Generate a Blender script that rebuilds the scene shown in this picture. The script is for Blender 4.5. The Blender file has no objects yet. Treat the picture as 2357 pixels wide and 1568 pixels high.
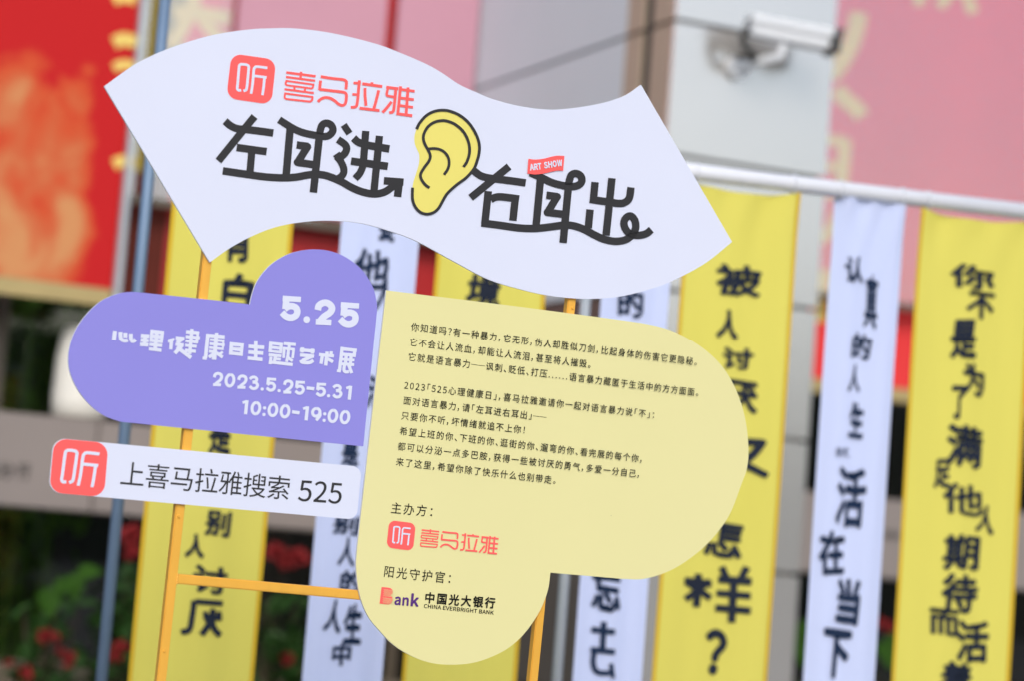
import bpy, bmesh, math, random, os
from mathutils import Vector, Matrix
random.seed(7)
scene = bpy.context.scene
C = scene.collection
rad = math.radians

# ------------------------------------------------------------------ camera
IW, IH, F = 2357.0, 1568.0, 5565.0            # picture units used for measuring, focal length in them
YAW, PITCH, ROLL = rad(24.9), rad(5.4), rad(4.5)
CAM = Vector((0, 0, 1.15))
fwd = Vector((math.sin(YAW) * math.cos(PITCH), math.cos(YAW) * math.cos(PITCH), math.sin(PITCH)))
r0 = fwd.cross(Vector((0, 0, 1))).normalized()
u0 = r0.cross(fwd).normalized()
cr = r0 * math.cos(ROLL) + u0 * math.sin(ROLL)
cu = -r0 * math.sin(ROLL) + u0 * math.cos(ROLL)
cam = bpy.data.cameras.new("camera")
camo = bpy.data.objects.new("camera", cam)
C.objects.link(camo)
M = Matrix((cr, cu, -fwd)).transposed().to_4x4()
M.translation = CAM
camo.matrix_world = M
cam.sensor_width = 36
cam.lens = 36 * F / IW
cam.clip_end = 800
cam.clip_start = 0.1
cam.dof.use_dof = True
cam.dof.focus_distance = 5.02
cam.dof.aperture_fstop = 1.85
cam.dof.aperture_blades = 9
scene.camera = camo

# ------------------------------------------------------------------ sky, sun, exposure
SUN_EL, SUN_AZ = rad(38), rad(196)            # azimuth measured clockwise from +Y
world = bpy.data.worlds.new("World")
scene.world = world
world.use_nodes = True
nt = world.node_tree
nt.nodes.clear()
sky = nt.nodes.new("ShaderNodeTexSky")
sky.sky_type = 'NISHITA'
sky.sun_disc = False
sky.sun_elevation = SUN_EL
sky.sun_rotation = SUN_AZ
sky.dust_density = 2.4
sky.air_density = 1.0
bg = nt.nodes.new("ShaderNodeBackground")
bg.inputs[1].default_value = 0.15
wo = nt.nodes.new("ShaderNodeOutputWorld")
nt.links.new(sky.outputs[0], bg.inputs[0])
nt.links.new(bg.outputs[0], wo.inputs[0])
sl = bpy.data.lights.new("sun", 'SUN')
sl.energy = 0.5
sl.angle = rad(25)
sl.color = (1.0, 0.985, 0.96)
so = bpy.data.objects.new("sun", sl)
C.objects.link(so)
sd = Vector((math.sin(SUN_AZ) * math.cos(SUN_EL), math.cos(SUN_AZ) * math.cos(SUN_EL), math.sin(SUN_EL)))
so.rotation_euler = sd.to_track_quat('Z', 'Y').to_euler()
so.location = sd * 30
vs = scene.view_settings
scene.display_settings.display_device = 'sRGB'
vs.view_transform = 'Standard'
vs.look = 'None'
vs.gamma = 1
vs.use_curve_mapping = False
vs.exposure = 0.56
scene.cycles.max_bounces = 8
scene.cycles.transparent_max_bounces = 12

# ------------------------------------------------------------------ helpers: picture point -> plane in the world
def ray(px, py):
    return (fwd + cr * ((px - IW / 2) / F) + cu * (-(py - IH / 2) / F))

def project(p):
    d = Vector(p) - CAM
    z = d.dot(fwd)
    return (IW / 2 + F * d.dot(cr) / z, IH / 2 - F * d.dot(cu) / z)

class Plane:
    """a real plane: origin o, axes s (along), t (up), n (towards the viewer)"""
    def __init__(self, o, s, t):
        self.o, self.s, self.t = Vector(o), Vector(s).normalized(), Vector(t).normalized()
        self.n = self.s.cross(self.t).normalized()
    def st(self, px, py, off=0.0):
        d = ray(px, py)
        o = self.o + self.n * off
        k = (o - CAM).dot(self.n) / d.dot(self.n)
        p = CAM + d * k - self.o
        return (p.dot(self.s), p.dot(self.t))
    def at(self, s, t, off=0.0):
        return self.o + self.s * s + self.t * t + self.n * off
    def wp(self, px, py, off=0.0):
        s, t = self.st(px, py, off)
        return self.at(s, t, off)
    def jac(self, px, py):
        s, t = self.st(px, py)
        e = 0.01
        a = project(self.at(s, t)); b = project(self.at(s + e, t)); c = project(self.at(s, t + e))
        return (abs(b[0] - a[0]) / e, abs(c[1] - a[1]) / e)   # picture units per metre

def T(x0, y0, k):
    """measurements taken in an enlarged crop -> picture units"""
    return lambda u, v: ((x0 + u / k) / 1.325, (y0 + v / k) / 1.325)
ID = lambda u, v: (u, v)

# ------------------------------------------------------------------ materials
MATS = {}
def mat(name, col, rough=0.6, spec=0.5, metal=0.0, var=0.06, scale=6.0, bump=0.0, bscale=80.0, coat=0.0, trans=0.0, stretch=None, mottle=None, specks=0.0):
    m = bpy.data.materials.new(name)
    m.use_nodes = True
    n = m.node_tree.nodes; l = m.node_tree.links
    b = n["Principled BSDF"]
    b.inputs["Roughness"].default_value = rough
    b.inputs["Metallic"].default_value = metal
    b.inputs["Specular IOR Level"].default_value = spec
    b.inputs["Coat Weight"].default_value = coat
    tc = n.new("ShaderNodeTexCoord")
    src = tc.outputs["Object"]
    if stretch:
        mp = n.new("ShaderNodeMapping"); mp.inputs["Scale"].default_value = stretch
        l.new(src, mp.inputs[0]); src = mp.outputs[0]
    nz = n.new("ShaderNodeTexNoise"); nz.inputs["Scale"].default_value = scale; nz.inputs["Detail"].default_value = 5
    l.new(src, nz.inputs["Vector"])
    mx = n.new("ShaderNodeMix"); mx.data_type = 'RGBA'
    lo = [c * (1 - var) for c in col]; hi = [min(1, c * (1 + var)) for c in col]
    if mottle: hi = mottle
    mx.inputs[6].default_value = (*lo, 1); mx.inputs[7].default_value = (*hi, 1)
    l.new(nz.outputs["Fac"], mx.inputs[0])
    if specks:
        # sparse dust specks and faint rubbed streaks
        vo = n.new("ShaderNodeTexVoronoi"); vo.inputs["Scale"].default_value = 9.0; l.new(src, vo.inputs["Vector"])
        lt = n.new("ShaderNodeMath"); lt.operation = 'LESS_THAN'; lt.inputs[1].default_value = specks; l.new(vo.outputs["Distance"], lt.inputs[0])
        wn = n.new("ShaderNodeSeparateColor"); l.new(vo.outputs["Color"], wn.inputs[0])
        g2 = n.new("ShaderNodeMath"); g2.operation = 'GREATER_THAN'; g2.inputs[1].default_value = 0.6; l.new(wn.outputs[0], g2.inputs[0])
        mu = n.new("ShaderNodeMath"); mu.operation = 'MULTIPLY'; l.new(lt.outputs[0], mu.inputs[0]); l.new(g2.outputs[0], mu.inputs[1])
        m2 = n.new("ShaderNodeMath"); m2.operation = 'MULTIPLY'; m2.inputs[1].default_value = 0.55; l.new(mu.outputs[0], m2.inputs[0])
        mx2 = n.new("ShaderNodeMix"); mx2.data_type = 'RGBA'; mx2.inputs[7].default_value = (0.22, 0.20, 0.19, 1)
        l.new(m2.outputs[0], mx2.inputs[0]); l.new(mx.outputs[2], mx2.inputs[6]); mx = mx2
    l.new(mx.outputs[2], b.inputs["Base Color"])
    if bump > 0:
        n2 = n.new("ShaderNodeTexNoise"); n2.inputs["Scale"].default_value = bscale; n2.inputs["Detail"].default_value = 3
        l.new(src, n2.inputs["Vector"])
        bp = n.new("ShaderNodeBump"); bp.inputs["Strength"].default_value = bump; bp.inputs["Distance"].default_value = 0.01
        l.new(n2.outputs["Fac"], bp.inputs["Height"]); l.new(bp.outputs[0], b.inputs["Normal"])
    if trans > 0:
        tr = n.new("ShaderNodeBsdfTranslucent"); l.new(mx.outputs[2], tr.inputs[0])
        ms = n.new("ShaderNodeMixShader"); ms.inputs[0].default_value = trans
        l.new(b.outputs[0], ms.inputs[1]); l.new(tr.outputs[0], ms.inputs[2])
        l.new(ms.outputs[0], n["Material Output"].inputs[0])
    MATS[name] = m
    return m

def glass(name, refl, tint=(0.9, 0.92, 0.92)):
    m = bpy.data.materials.new(name); m.use_nodes = True
    n = m.node_tree.nodes; l = m.node_tree.links; n.clear()
    t = n.new("ShaderNodeBsdfTransparent"); t.inputs[0].default_value = (*tint, 1)
    g = n.new("ShaderNodeBsdfGlossy"); g.inputs["Roughness"].default_value = 0.03
    ms = n.new("ShaderNodeMixShader"); o = n.new("ShaderNodeOutputMaterial")
    ms.inputs[0].default_value = refl
    l.new(t.outputs[0], ms.inputs[1]); l.new(g.outputs[0], ms.inputs[2]); l.new(ms.outputs[0], o.inputs[0])
    MATS[name] = m
    return m

mat('white_print', (0.68, 0.72, 0.85), rough=0.6, spec=0.2, var=0.03, scale=3, bump=0.02, bscale=300, specks=0.012)
mat('foam_edge', (0.84, 0.84, 0.86), rough=0.8, bump=0.1, bscale=400)
mat('purple_print', (0.265, 0.248, 0.68), rough=0.6, spec=0.2, var=0.035, scale=3, bump=0.02, bscale=300, specks=0.012)
mat('yellow_print', (0.75, 0.71, 0.345), rough=0.6, spec=0.2, var=0.03, scale=3, bump=0.02, bscale=300, specks=0.012)
mat('charcoal_ink', (0.036, 0.036, 0.038), rough=0.65, spec=0.15, var=0.1)
mat('black_ink', (0.010, 0.010, 0.008), rough=0.65, spec=0.15, var=0.1)
mat('coral_ink', (0.97, 0.125, 0.118), rough=0.6, spec=0.2, var=0.03)
mat('ear_yellow', (0.78, 0.70, 0.17), rough=0.6, spec=0.2, var=0.02)
mat('purple_ink', (0.10, 0.035, 0.20), rough=0.65, spec=0.15)
mat('pale_ink', (0.68, 0.72, 0.85), rough=0.6, spec=0.2, var=0.01)
mat('gold_paint', (0.84, 0.44, 0.055), rough=0.38, metal=0.12, var=0.10, scale=25, bump=0.05, bscale=120, stretch=(1, 1, 0.2))
mat('yellow_cloth', (0.74, 0.685, 0.135), spec=0.15, rough=0.8, var=0.05, scale=2.5, trans=0.15, stretch=(5, 1, 0.6))
mat('yellow_hem', (0.66, 0.44, 0.03), spec=0.15, rough=0.8, var=0.05, trans=0.1)
mat('white_cloth', (0.60, 0.68, 0.93), spec=0.15, rough=0.8, var=0.05, scale=2.5, trans=0.12, stretch=(5, 1, 0.6))
mat('navy_ink', (0.014, 0.020, 0.036), spec=0.15, rough=0.7, var=0.2)
mat('blue_ink', (0.010, 0.024, 0.060), spec=0.15, rough=0.7, var=0.3)
mat('white_pipe', (0.74, 0.76, 0.80), rough=0.4, var=0.05)
mat('blue_grey_steel', (0.15, 0.23, 0.34), rough=0.5, metal=0.3, var=0.15)
mat('pale_steel', (0.42, 0.47, 0.50), rough=0.35, metal=0.3, var=0.15)
mat('pale_panel', (0.63, 0.60, 0.555), rough=0.22, metal=0.72, var=0.05, scale=1.5, bump=0.05, bscale=20)
mat('grey_panel', (0.66, 0.74, 0.76), rough=0.6, var=0.06, scale=1.2)
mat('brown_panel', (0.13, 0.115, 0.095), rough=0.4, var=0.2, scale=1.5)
mat('tan_panel', (0.48, 0.39, 0.28), rough=0.5, var=0.08, scale=2)
mat('joint_filler', (0.17, 0.16, 0.14), rough=0.8)
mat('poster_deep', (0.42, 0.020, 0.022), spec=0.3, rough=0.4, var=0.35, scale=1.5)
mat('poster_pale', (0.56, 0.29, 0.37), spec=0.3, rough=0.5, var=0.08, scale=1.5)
mat('dark_gap', (0.05, 0.048, 0.04), rough=0.8)
mat('band_stone', (0.26, 0.225, 0.205), rough=0.7, var=0.10, scale=2.5, bump=0.2, bscale=40)
mat('band_letters', (0.05, 0.045, 0.04), rough=0.5)
mat('low_stone', (0.20, 0.165, 0.115), rough=0.8, var=0.3, scale=5, bump=0.4, bscale=25)
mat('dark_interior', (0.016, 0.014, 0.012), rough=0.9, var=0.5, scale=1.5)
mat('mullion', (0.11, 0.09, 0.065), rough=0.5, var=0.2)
mat('beige_hem', (0.42, 0.33, 0.14), rough=0.7, var=0.15)
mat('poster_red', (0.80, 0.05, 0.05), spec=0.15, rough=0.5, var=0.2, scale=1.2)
mat('poster_olive', (0.34, 0.26, 0.03), spec=0.15, rough=0.6, var=0.4, scale=3)
mat('poster_dark', (0.12, 0.022, 0.014), spec=0.15, rough=0.6, var=0.5, scale=2)
mat('bamboo_green', (0.11, 0.22, 0.03), spec=0.15, rough=0.7, var=0.6, scale=5)
mat('poster_orange', (0.62, 0.20, 0.03), spec=0.15, rough=0.5, var=0.3, scale=3)
mat('poster_gold', (0.80, 0.60, 0.16), spec=0.15, rough=0.5, var=0.1)
mat('camera_white', (0.72, 0.75, 0.78), rough=0.35, var=0.03)
mat('camera_black', (0.02, 0.02, 0.02), rough=0.4)
mat('leaf_green', (0.022, 0.062, 0.012), spec=0.15, rough=0.5, var=0.5, scale=9)
mat('leaf_bright', (0.028, 0.085, 0.006), spec=0.15, rough=0.7, var=0.3, scale=9, trans=0.2)
mat('stem_brown', (0.07, 0.05, 0.03), rough=0.9)
mat('petal_red', (0.30, 0.028, 0.03), spec=0.15, rough=0.55, var=0.25, scale=30, trans=0.1)
mat('paving', (0.24, 0.23, 0.215), rough=0.8, var=0.15, scale=1.5, bump=0.2, bscale=30)
mat('hill_green', (0.03, 0.05, 0.018), rough=0.95, var=0.7, scale=0.6)
mat('white_plastic', (0.80, 0.78, 0.70), rough=0.5, var=0.04)
glass('clear_glass', 0.18, (0.98, 0.985, 0.985))
glass('dark_glass', 0.04, (0.75, 0.77, 0.75))

# left poster: mottled red and amber print
def mottled_poster(z_top, z_low, x_a, x_b):
    m = bpy.data.materials.new('poster_mottled'); m.use_nodes = True
    n = m.node_tree.nodes; l = m.node_tree.links; b = n["Principled BSDF"]; b.inputs["Roughness"].default_value = 0.6; b.inputs["Specular IOR Level"].default_value = 0.1
    tc = n.new("ShaderNodeTexCoord"); mp = n.new("ShaderNodeMapping"); mp.inputs["Scale"].default_value = (1.0, 1.0, 0.8)
    mp.inputs["Location"].default_value = (0.3, 0, 0.35)
    l.new(tc.outputs["Object"], mp.inputs[0])
    nz = n.new("ShaderNodeTexNoise"); nz.inputs["Scale"].default_value = 3.0; nz.inputs["Detail"].default_value = 9; nz.inputs["Distortion"].default_value = 0.6
    l.new(mp.outputs[0], nz.inputs["Vector"])
    sx = n.new("ShaderNodeSeparateXYZ"); l.new(tc.outputs["Object"], sx.inputs[0])
    # flame shape of the print: strongest low and left, absent at the top
    a = n.new("ShaderNodeMapRange"); a.inputs[1].default_value = z_top; a.inputs[2].default_value = z_low; a.inputs[3].default_value = -0.22; a.inputs[4].default_value = 0.02
    l.new(sx.outputs["Z"], a.inputs[0])
    a2 = n.new("ShaderNodeMapRange"); a2.inputs[1].default_value = x_a; a2.inputs[2].default_value = x_b; a2.inputs[3].default_value = 0.03; a2.inputs[4].default_value = -0.24
    l.new(sx.outputs["X"], a2.inputs[0])
    ad = n.new("ShaderNodeMath"); ad.operation = 'ADD'; l.new(nz.outputs["Fac"], ad.inputs[0]); l.new(a.outputs[0], ad.inputs[1])
    ad2 = n.new("ShaderNodeMath"); ad2.operation = 'ADD'; l.new(ad.outputs[0], ad2.inputs[0]); l.new(a2.outputs[0], ad2.inputs[1])
    r = n.new("ShaderNodeValToRGB")
    e = r.color_ramp.elements
    e[0].position = 0.36; e[0].color = (0.52, 0.016, 0.018, 1)
    e[1].position = 0.64; e[1].color = (0.60, 0.27, 0.11, 1)
    x = e.new(0.45); x.color = (0.60, 0.085, 0.03, 1)
    x = e.new(0.53); x.color = (0.58, 0.13, 0.05, 1)
    l.new(ad2.outputs[0], r.inputs[0]); l.new(r.outputs[0], b.inputs["Base Color"])
    MATS['poster_mottled'] = m

# ------------------------------------------------------------------ helpers: objects
def setp(o, label=None, cat=None, group=None, kind=None):
    if label: o['label'] = label
    if cat: o['category'] = cat
    if group: o['group'] = group
    if kind: o['kind'] = kind
    return o

def empty(name, loc, label, cat, group=None):
    o = bpy.data.objects.new(name, None); C.objects.link(o)
    o.location = loc
    o.empty_display_size = 0.2
    return setp(o, label, cat, group)

def link(name, me, mats, parent=None):
    for m in mats: me.materials.append(MATS[m])
    o = bpy.data.objects.new(name, me); C.objects.link(o)
    if parent:
        o.parent = parent
        p = parent; off = Vector((0, 0, 0))
        while p: off += Vector(p.location); p = p.parent
        o.matrix_parent_inverse = Matrix.Identity(4)
        me.transform(Matrix.Translation(-off))
    return o

def mesh(name, verts, faces, mats, parent=None, mi=None, smooth=False):
    me = bpy.data.meshes.new(name)
    me.from_pydata([tuple(v) for v in verts], [], faces)
    if mi:
        for p, i in zip(me.polygons, mi): p.material_index = i
    if smooth:
        for p in me.polygons: p.use_smooth = True
    me.update()
    return link(name, me, mats, parent)

def from_bm(name, bm, mats, parent=None, smooth=False):
    me = bpy.data.meshes.new(name)
    bmesh.ops.recalc_face_normals(bm, faces=bm.faces)
    bm.to_mesh(me); bm.free()
    if smooth:
        for p in me.polygons: p.use_smooth = True
    return link(name, me, mats, parent)

def box(name, lo, hi, m, parent=None, bev=0.0):
    bm = bmesh.new()
    bmesh.ops.create_cube(bm, size=1)
    lo, hi = Vector(lo), Vector(hi)
    for v in bm.verts:
        v.co = Vector([(lo[i] + hi[i]) / 2 + v.co[i] * (hi[i] - lo[i]) for i in range(3)])
    if bev: bmesh.ops.bevel(bm, geom=bm.edges, offset=bev, segments=2, affect='EDGES')
    return from_bm(name, bm, [m], parent)

def obox(bm, c, ax, ay, az, hx, hy, hz):
    """box with centre c, axes and half sizes"""
    vs = []
    for i in (-1, 1):
        for j in (-1, 1):
            for k in (-1, 1):
                vs.append(bm.verts.new(Vector(c) + ax * hx * i + ay * hy * j + az * hz * k))
    for f in ((0, 1, 3, 2), (4, 6, 7, 5), (0, 4, 5, 1), (2, 3, 7, 6), (0, 2, 6, 4), (1, 5, 7, 3)):
        bm.faces.new([vs[i] for i in f])
    return vs

def tube(bm, pts, r, seg=12, caps=True):
    pts = [Vector(p) for p in pts]
    rings = []
    for i, p in enumerate(pts):
        d = (pts[min(i + 1, len(pts) - 1)] - pts[max(i - 1, 0)]).normalized()
        a = d.orthogonal().normalized() if i == 0 else (ref - d * ref.dot(d)).normalized()
        ref = a
        b = d.cross(a)
        rr = r[i] if isinstance(r, (list, tuple)) else r
        rings.append([bm.verts.new(p + (a * math.cos(2 * math.pi * k / seg) + b * math.sin(2 * math.pi * k / seg)) * rr) for k in range(seg)])
    for i in range(len(rings) - 1):
        for k in range(seg):
            bm.faces.new((rings[i][k], rings[i][(k + 1) % seg], rings[i + 1][(k + 1) % seg], rings[i + 1][k]))
    if caps:
        bm.faces.new(rings[0][::-1]); bm.faces.new(rings[-1])

# ------------------------------------------------------------------ glyph outlines from Blender's own interface fonts
FONT = None
try:
    fp = os.path.join(bpy.utils.resource_path('LOCAL'), 'datafiles', 'fonts', 'Noto Sans CJK Regular.woff2')
    FONT = bpy.data.fonts.load(fp)
except Exception:
    FONT = None
FONT2 = None
try:
    FONT2 = bpy.data.fonts.load(os.path.join(bpy.utils.resource_path('LOCAL'), 'datafiles', 'fonts', 'Inter.woff2'))
except Exception:
    FONT2 = None
_gl = {}
_tmp = bpy.data.scenes.new("glyph_scratch")
EM_LATIN = 1.0
def glyph(body, bold=0.0, res=4, face=1):
    """outline filled as triangles, in em units; read in a scratch scene so that it stays quick"""
    key = (body, res, face)
    if key in _gl: return _gl[key]
    cu_ = bpy.data.curves.new("g", 'FONT')
    latin = FONT is not None and body.isascii()
    if latin: cu_.font = FONT2 if (face == 2 and FONT2) else FONT
    EM = EM_LATIN if latin else 1.0
    cu_.body = body; cu_.size = 1.0; cu_.resolution_u = res; cu_.fill_mode = 'FRONT'
    o = bpy.data.objects.new("g", cu_); _tmp.collection.objects.link(o)
    ev = o; me = ev.to_mesh()
    vs = [(v.co.x * EM, v.co.y * EM) for v in me.vertices]; fs = [tuple(p.vertices) for p in me.polygons]
    ev.to_mesh_clear()
    bpy.data.objects.remove(o); bpy.data.curves.remove(cu_)
    xs = [v[0] for v in vs] or [0, 1]; ys = [v[1] for v in vs] or [0, 1]
    _gl[key] = (vs, fs, (min(xs), max(xs), min(ys), max(ys)))
    return _gl[key]
_, _, _bb = glyph('H')
EM_LATIN = 0.733 / (_bb[3] - _bb[2])
_gl.clear()

def fat(vs_, fs, bold):
    """thicker strokes: the outline repeated round a small circle, each copy a hair above the last"""
    if bold <= 0: return [(vs_, fs)]
    if bold < 0.015: return [([(x + a, y + b) for x, y in vs_], fs) for a, b in ((-bold, 0), (bold, 0), (0, bold), (0, -bold))]
    return [([(x + bold * math.cos(k * math.pi / 4), y + bold * math.sin(k * math.pi / 4)) for x, y in vs_], fs) for k in range(8)] + [(vs_, fs)]

class Print:
    """flat print on a plane: collects strokes, polygons and glyphs, one mesh per colour"""
    def __init__(self, plane, off=0.0006, bend=None):
        self.p, self.off, self.v, self.f, self.k, self.bend = plane, off, [], [], 0, bend
        self.cut = []; self.wob = None
    def _o(self):
        self.k += 1
        return self.off + self.k * 0.00002
    def _add(self, sts, fs, off):
        n = len(self.v)
        self.cut.append((n, len(self.f)))
        for s, t in sts:
            self.v.append(self.p.at(s, t, off + (self.bend(s, t) if self.bend else 0)))
        self.f += [tuple(n + i for i in f) for f in fs]
    def poly(self, pts, tr=ID):
        sts = [self.p.st(*tr(*q)) for q in pts]
        self._add(sts, [tuple(range(len(sts)))[::-1]], self._o())
    def stroke(self, pts, w, tr=ID, smooth=True, jn=False):
        P = catmull(pts) if smooth and len(pts) > 2 else [Vector(q) for q in pts]
        if self.bend and len(P) == 2:            # follow the folds of the cloth
            P = [P[0].lerp(P[1], k / 10) for k in range(11)]
        L, R = [], []
        for i, p in enumerate(P):
            d0 = (p - P[i - 1]).normalized() if i else (P[1] - P[0]).normalized()
            d1 = (P[i + 1] - p).normalized() if i < len(P) - 1 else d0
            d = (d0 + d1)
            d = d.normalized() if d.length > 1e-6 else d0
            nn = Vector((-d[1], d[0]))
            c = max(0.45, nn.dot(Vector((-d0[1], d0[0]))))
            L.append(p + nn * (w / 2 / c)); R.append(p - nn * (w / 2 / c))
        o = self._o()
        sts = [self.p.st(*tr(*q)) for q in L + R]
        m = len(L)
        self._add(sts, [(i, i + 1, m + i + 1, m + i) for i in range(m - 1)], o)
        if jn:
            for q in pts[1:-1] if jn == 'mid' else pts:
                self.disk(q, w / 2, tr)
    def disk(self, c, r, tr=ID):
        self.poly([(c[0] + r * math.cos(a * math.pi / 9), c[1] - r * math.sin(a * math.pi / 9)) for a in range(18)], tr)
    def fit(self, ch, cx, cy, w, h, tr=ID, bold=0.0, shear=True, res=4, rot=0.0, face=1):
        """one glyph scaled to a measured box (centre, width, height in crop units)"""
        x0, y0 = tr(cx - w / 2, cy - h / 2); x1, y1 = tr(cx + w / 2, cy + h / 2)
        px, py = (x0 + x1) / 2, (y0 + y1) / 2
        W, H = abs(x1 - x0), abs(y1 - y0)
        if shear: W, H = max(W - 0.10 * H, W * 0.6), max(H - 0.10 * W, H * 0.6)
        jx, jy = self.p.jac(px, py)
        vs_, fs, (a, b, c, d) = glyph(ch, 0, res, face)
        if self.wob is not None:      # hand-drawn feel: the outline wanders a little
            k_ = self.wob
            vs_ = [(x + 0.022 * math.sin(y * 6 + k_) + 0.007 * math.sin(y * 15 + x * 5 + k_ * 2), y + 0.022 * math.sin(x * 5 + k_ * 1.7) + 0.007 * math.sin(x * 15 + y * 6 + k_)) for x, y in vs_]
        copies = fat(vs_, fs, bold)
        a -= bold; b += bold; c -= bold; d += bold
        s0, t0 = self.p.st(px, py)
        sw, sh = W / jx / max(b - a, 1e-3), H / jy / max(d - c, 1e-3)
        ca, sa = math.cos(rot), math.sin(rot)
        nc = len(self.cut)
        for vv, fs in copies:
            sts = []
            for x, y in vv:
                X, Y = (x - (a + b) / 2) * sw, (y - (c + d) / 2) * sh
                sts.append((s0 + X * ca - Y * sa, t0 + X * sa + Y * ca))
            self._add(sts, fs, self._o())
        del self.cut[nc + 1:]
    def latin(self, body, p0, p1, cap, tr=ID, bold=0.0, capch='0', res=4, face=1):
        """a string fitted between two baseline points, with measured cap height"""
        vs_, fs, (a, b, c, d) = glyph(body, 0, res, face)
        _, _, (_, _, _, ctop) = glyph(capch, 0, res, face)
        a -= bold; b += bold; ctop += bold
        q0, q1 = tr(*p0), tr(*p1)
        s0, t0 = self.p.st(*q0); s1, t1 = self.p.st(*q1)
        _, y0 = tr(*p0); _, y1 = tr(p0[0], p0[1] - cap)
        jy = self.p.jac(*q0)[1]
        H = abs(y0 - y1) / jy / ctop
        for vv, fs in fat(vs_, fs, bold):
            sts = []
            for x, y in vv:
                k = (x - a) / (b - a)
                sts.append((s0 + (s1 - s0) * k, t0 + (t1 - t0) * k + y * H))
            self._add(sts, fs, self._o())
    def line(self, text, c0, c1, em, tr=ID, bold=0.0, res=3):
        """CJK line: centres of its first and last full character; em in crop units (vertical)"""
        q0, q1 = tr(*c0), tr(*c1)
        s0, t0 = self.p.st(*q0); s1, t1 = self.p.st(*q1)
        _, ya = tr(0, 0); _, yb = tr(0, em)
        E = abs(yb - ya) / self.p.jac(*q0)[1]
        half = ',。、「」:!?'
        items = []; x = 0.0; n = 0
        for ch in text:
            w = 1.0; sh = 0.0; g = ch
            if ch in half: w = 0.5
            if ch in '0123456789': w = 0.56
            if ch == '.': w = 0.33
            if ch == '—': w = 0.78
            if ch == ' ': w = 0.35
            g = {',': '，', ':': '：', '!': '！', '?': '？'}.get(ch, ch)
            items.append((g, ch, x, w, n)); x += w; n += 1
        full = [it for it in items if it[3] == 1.0]
        fst, lst = items[0], full[-1]
        cen = lambda it: it[2] + it[3] / 2
        dist = math.hypot(s1 - s0, t1 - t0) / E
        tr_ = (dist - (cen(lst) - cen(fst))) / max(1, lst[4] - fst[4])
        ux, uy = (s1 - s0) / (dist * E), (t1 - t0) / (dist * E)
        for g, ch, xx, w, k in items:
            c = (xx + w / 2 + k * tr_ - cen(fst)) * E
            if ch == ' ': continue
            if ch == '—':
                sts = [(c + a * E, b * E) for a, b in ((-0.42, -0.025), (0.42, -0.025), (0.42, 0.025), (-0.42, 0.025))]
                fs = [(0, 1, 2, 3)]
            else:
                vs_, fs, _b = glyph(g, bold, res)
                sh = 0.0
                if ch in ',。、」': sh = _b[0] - 0.06      # ink at the start of its half-width slot
                elif ch == '「': sh = _b[1] - 0.44
                elif ch in ':!?': sh = (_b[0] + _b[1]) / 2 - 0.25
                if bold > 0:
                    n0 = len(self.cut)
                    for vv, fs in fat(vs_, fs, bold):
                        q = [((x - w / 2 - sh) * E + c, (y - 0.38) * E) for x, y in vv]
                        self._add([(s0 + a * ux - b * uy, t0 + a * uy + b * ux) for a, b in q], fs, self._o())
                    del self.cut[n0 + 1:]
                    continue
                sts = [((x - w / 2 - sh) * E + c, (y - 0.38) * E) for x, y in vs_]
            self._add([(s0 + a * ux - b * uy, t0 + a * uy + b * ux) for a, b in sts], fs, self.off)
    def done(self, name, m, parent, each=False):
        if not self.v: return None
        if each:
            ends = self.cut[1:] + [(len(self.v), len(self.f))]
            for (v0, f0), (v1, f1) in zip(self.cut, ends):
                mesh(name, self.v[v0:v1], [tuple(i - v0 for i in f) for f in self.f[f0:f1]], [m], parent)
            return None
        return mesh(name, self.v, self.f, [m], parent)

def catmull(pts, n=8):
    P = [Vector(p) for p in pts]
    P = [P[0] * 2 - P[1]] + P + [P[-1] * 2 - P[-2]]
    out = []
    for i in range(1, len(P) - 2):
        a, b, c, d = P[i - 1], P[i], P[i + 1], P[i + 2]
        for k in range(n):
            t = k / n
            out.append(0.5 * ((2 * b) + (c - a) * t + (2 * a - 5 * b + 4 * c - d) * t * t + (3 * b - a - 3 * c + d) * t ** 3))
    out.append(P[-2])
    return out

def outline(segs):
    """closed outline out of smooth runs; corners where two runs meet"""
    out = []
    for s in segs:
        q = catmull(s) if len(s) > 2 else [Vector(p) for p in s]
        out += q[:-1]
    return out

def board(name, pts, plane, m, parent, thick=0.010, label=None):
    sts = [plane.st(*p) for p in pts]
    n = len(sts)
    b = 0.0008
    cx = sum(s for s, t in sts) / n; cy = sum(t for s, t in sts) / n
    front = [plane.at(s, t, 0) for s, t in sts]
    back = [plane.at(s, t, -thick) for s, t in sts]
    area = sum(sts[i][0] * sts[(i + 1) % n][1] - sts[(i + 1) % n][0] * sts[i][1] for i in range(n))
    idx = list(range(n))
    if area < 0: idx = idx[::-1]
    faces = [tuple(idx), tuple(n + i for i in idx[::-1])]
    mi = [0, 1]
    for k in range(n):
        i, j = idx[k], idx[(k + 1) % n]
        faces.append((i, n + i, n + j, j)); mi.append(1)
    o = mesh(name, front + back, faces, [m, 'foam_edge'], parent, mi)
    if label: o['label'] = label
    return o

def rrect(tl, tr_, br, bl, r):
    """rounded rectangle through four corners (any units), radius in those units"""
    c = [Vector(x) for x in (tl, tr_, br, bl)]
    out = []
    for i in range(4):
        p, a, b = c[i], c[i - 1], c[(i + 1) % 4]
        da, db = (a - p).normalized(), (b - p).normalized()
        rr = r if not isinstance(r, (list, tuple)) else r[i]
        s, e = p + da * rr, p + db * rr
        for k in range(9):
            t = k / 8
            # superellipse-ish corner through a rational quadratic
            w = 0.72
            q = ((1 - t) ** 2 * s + 2 * w * t * (1 - t) * p + t * t * e) / ((1 - t) ** 2 + 2 * w * t * (1 - t) + t * t)
            out.append(q)
    return [tuple(q) for q in out]

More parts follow.
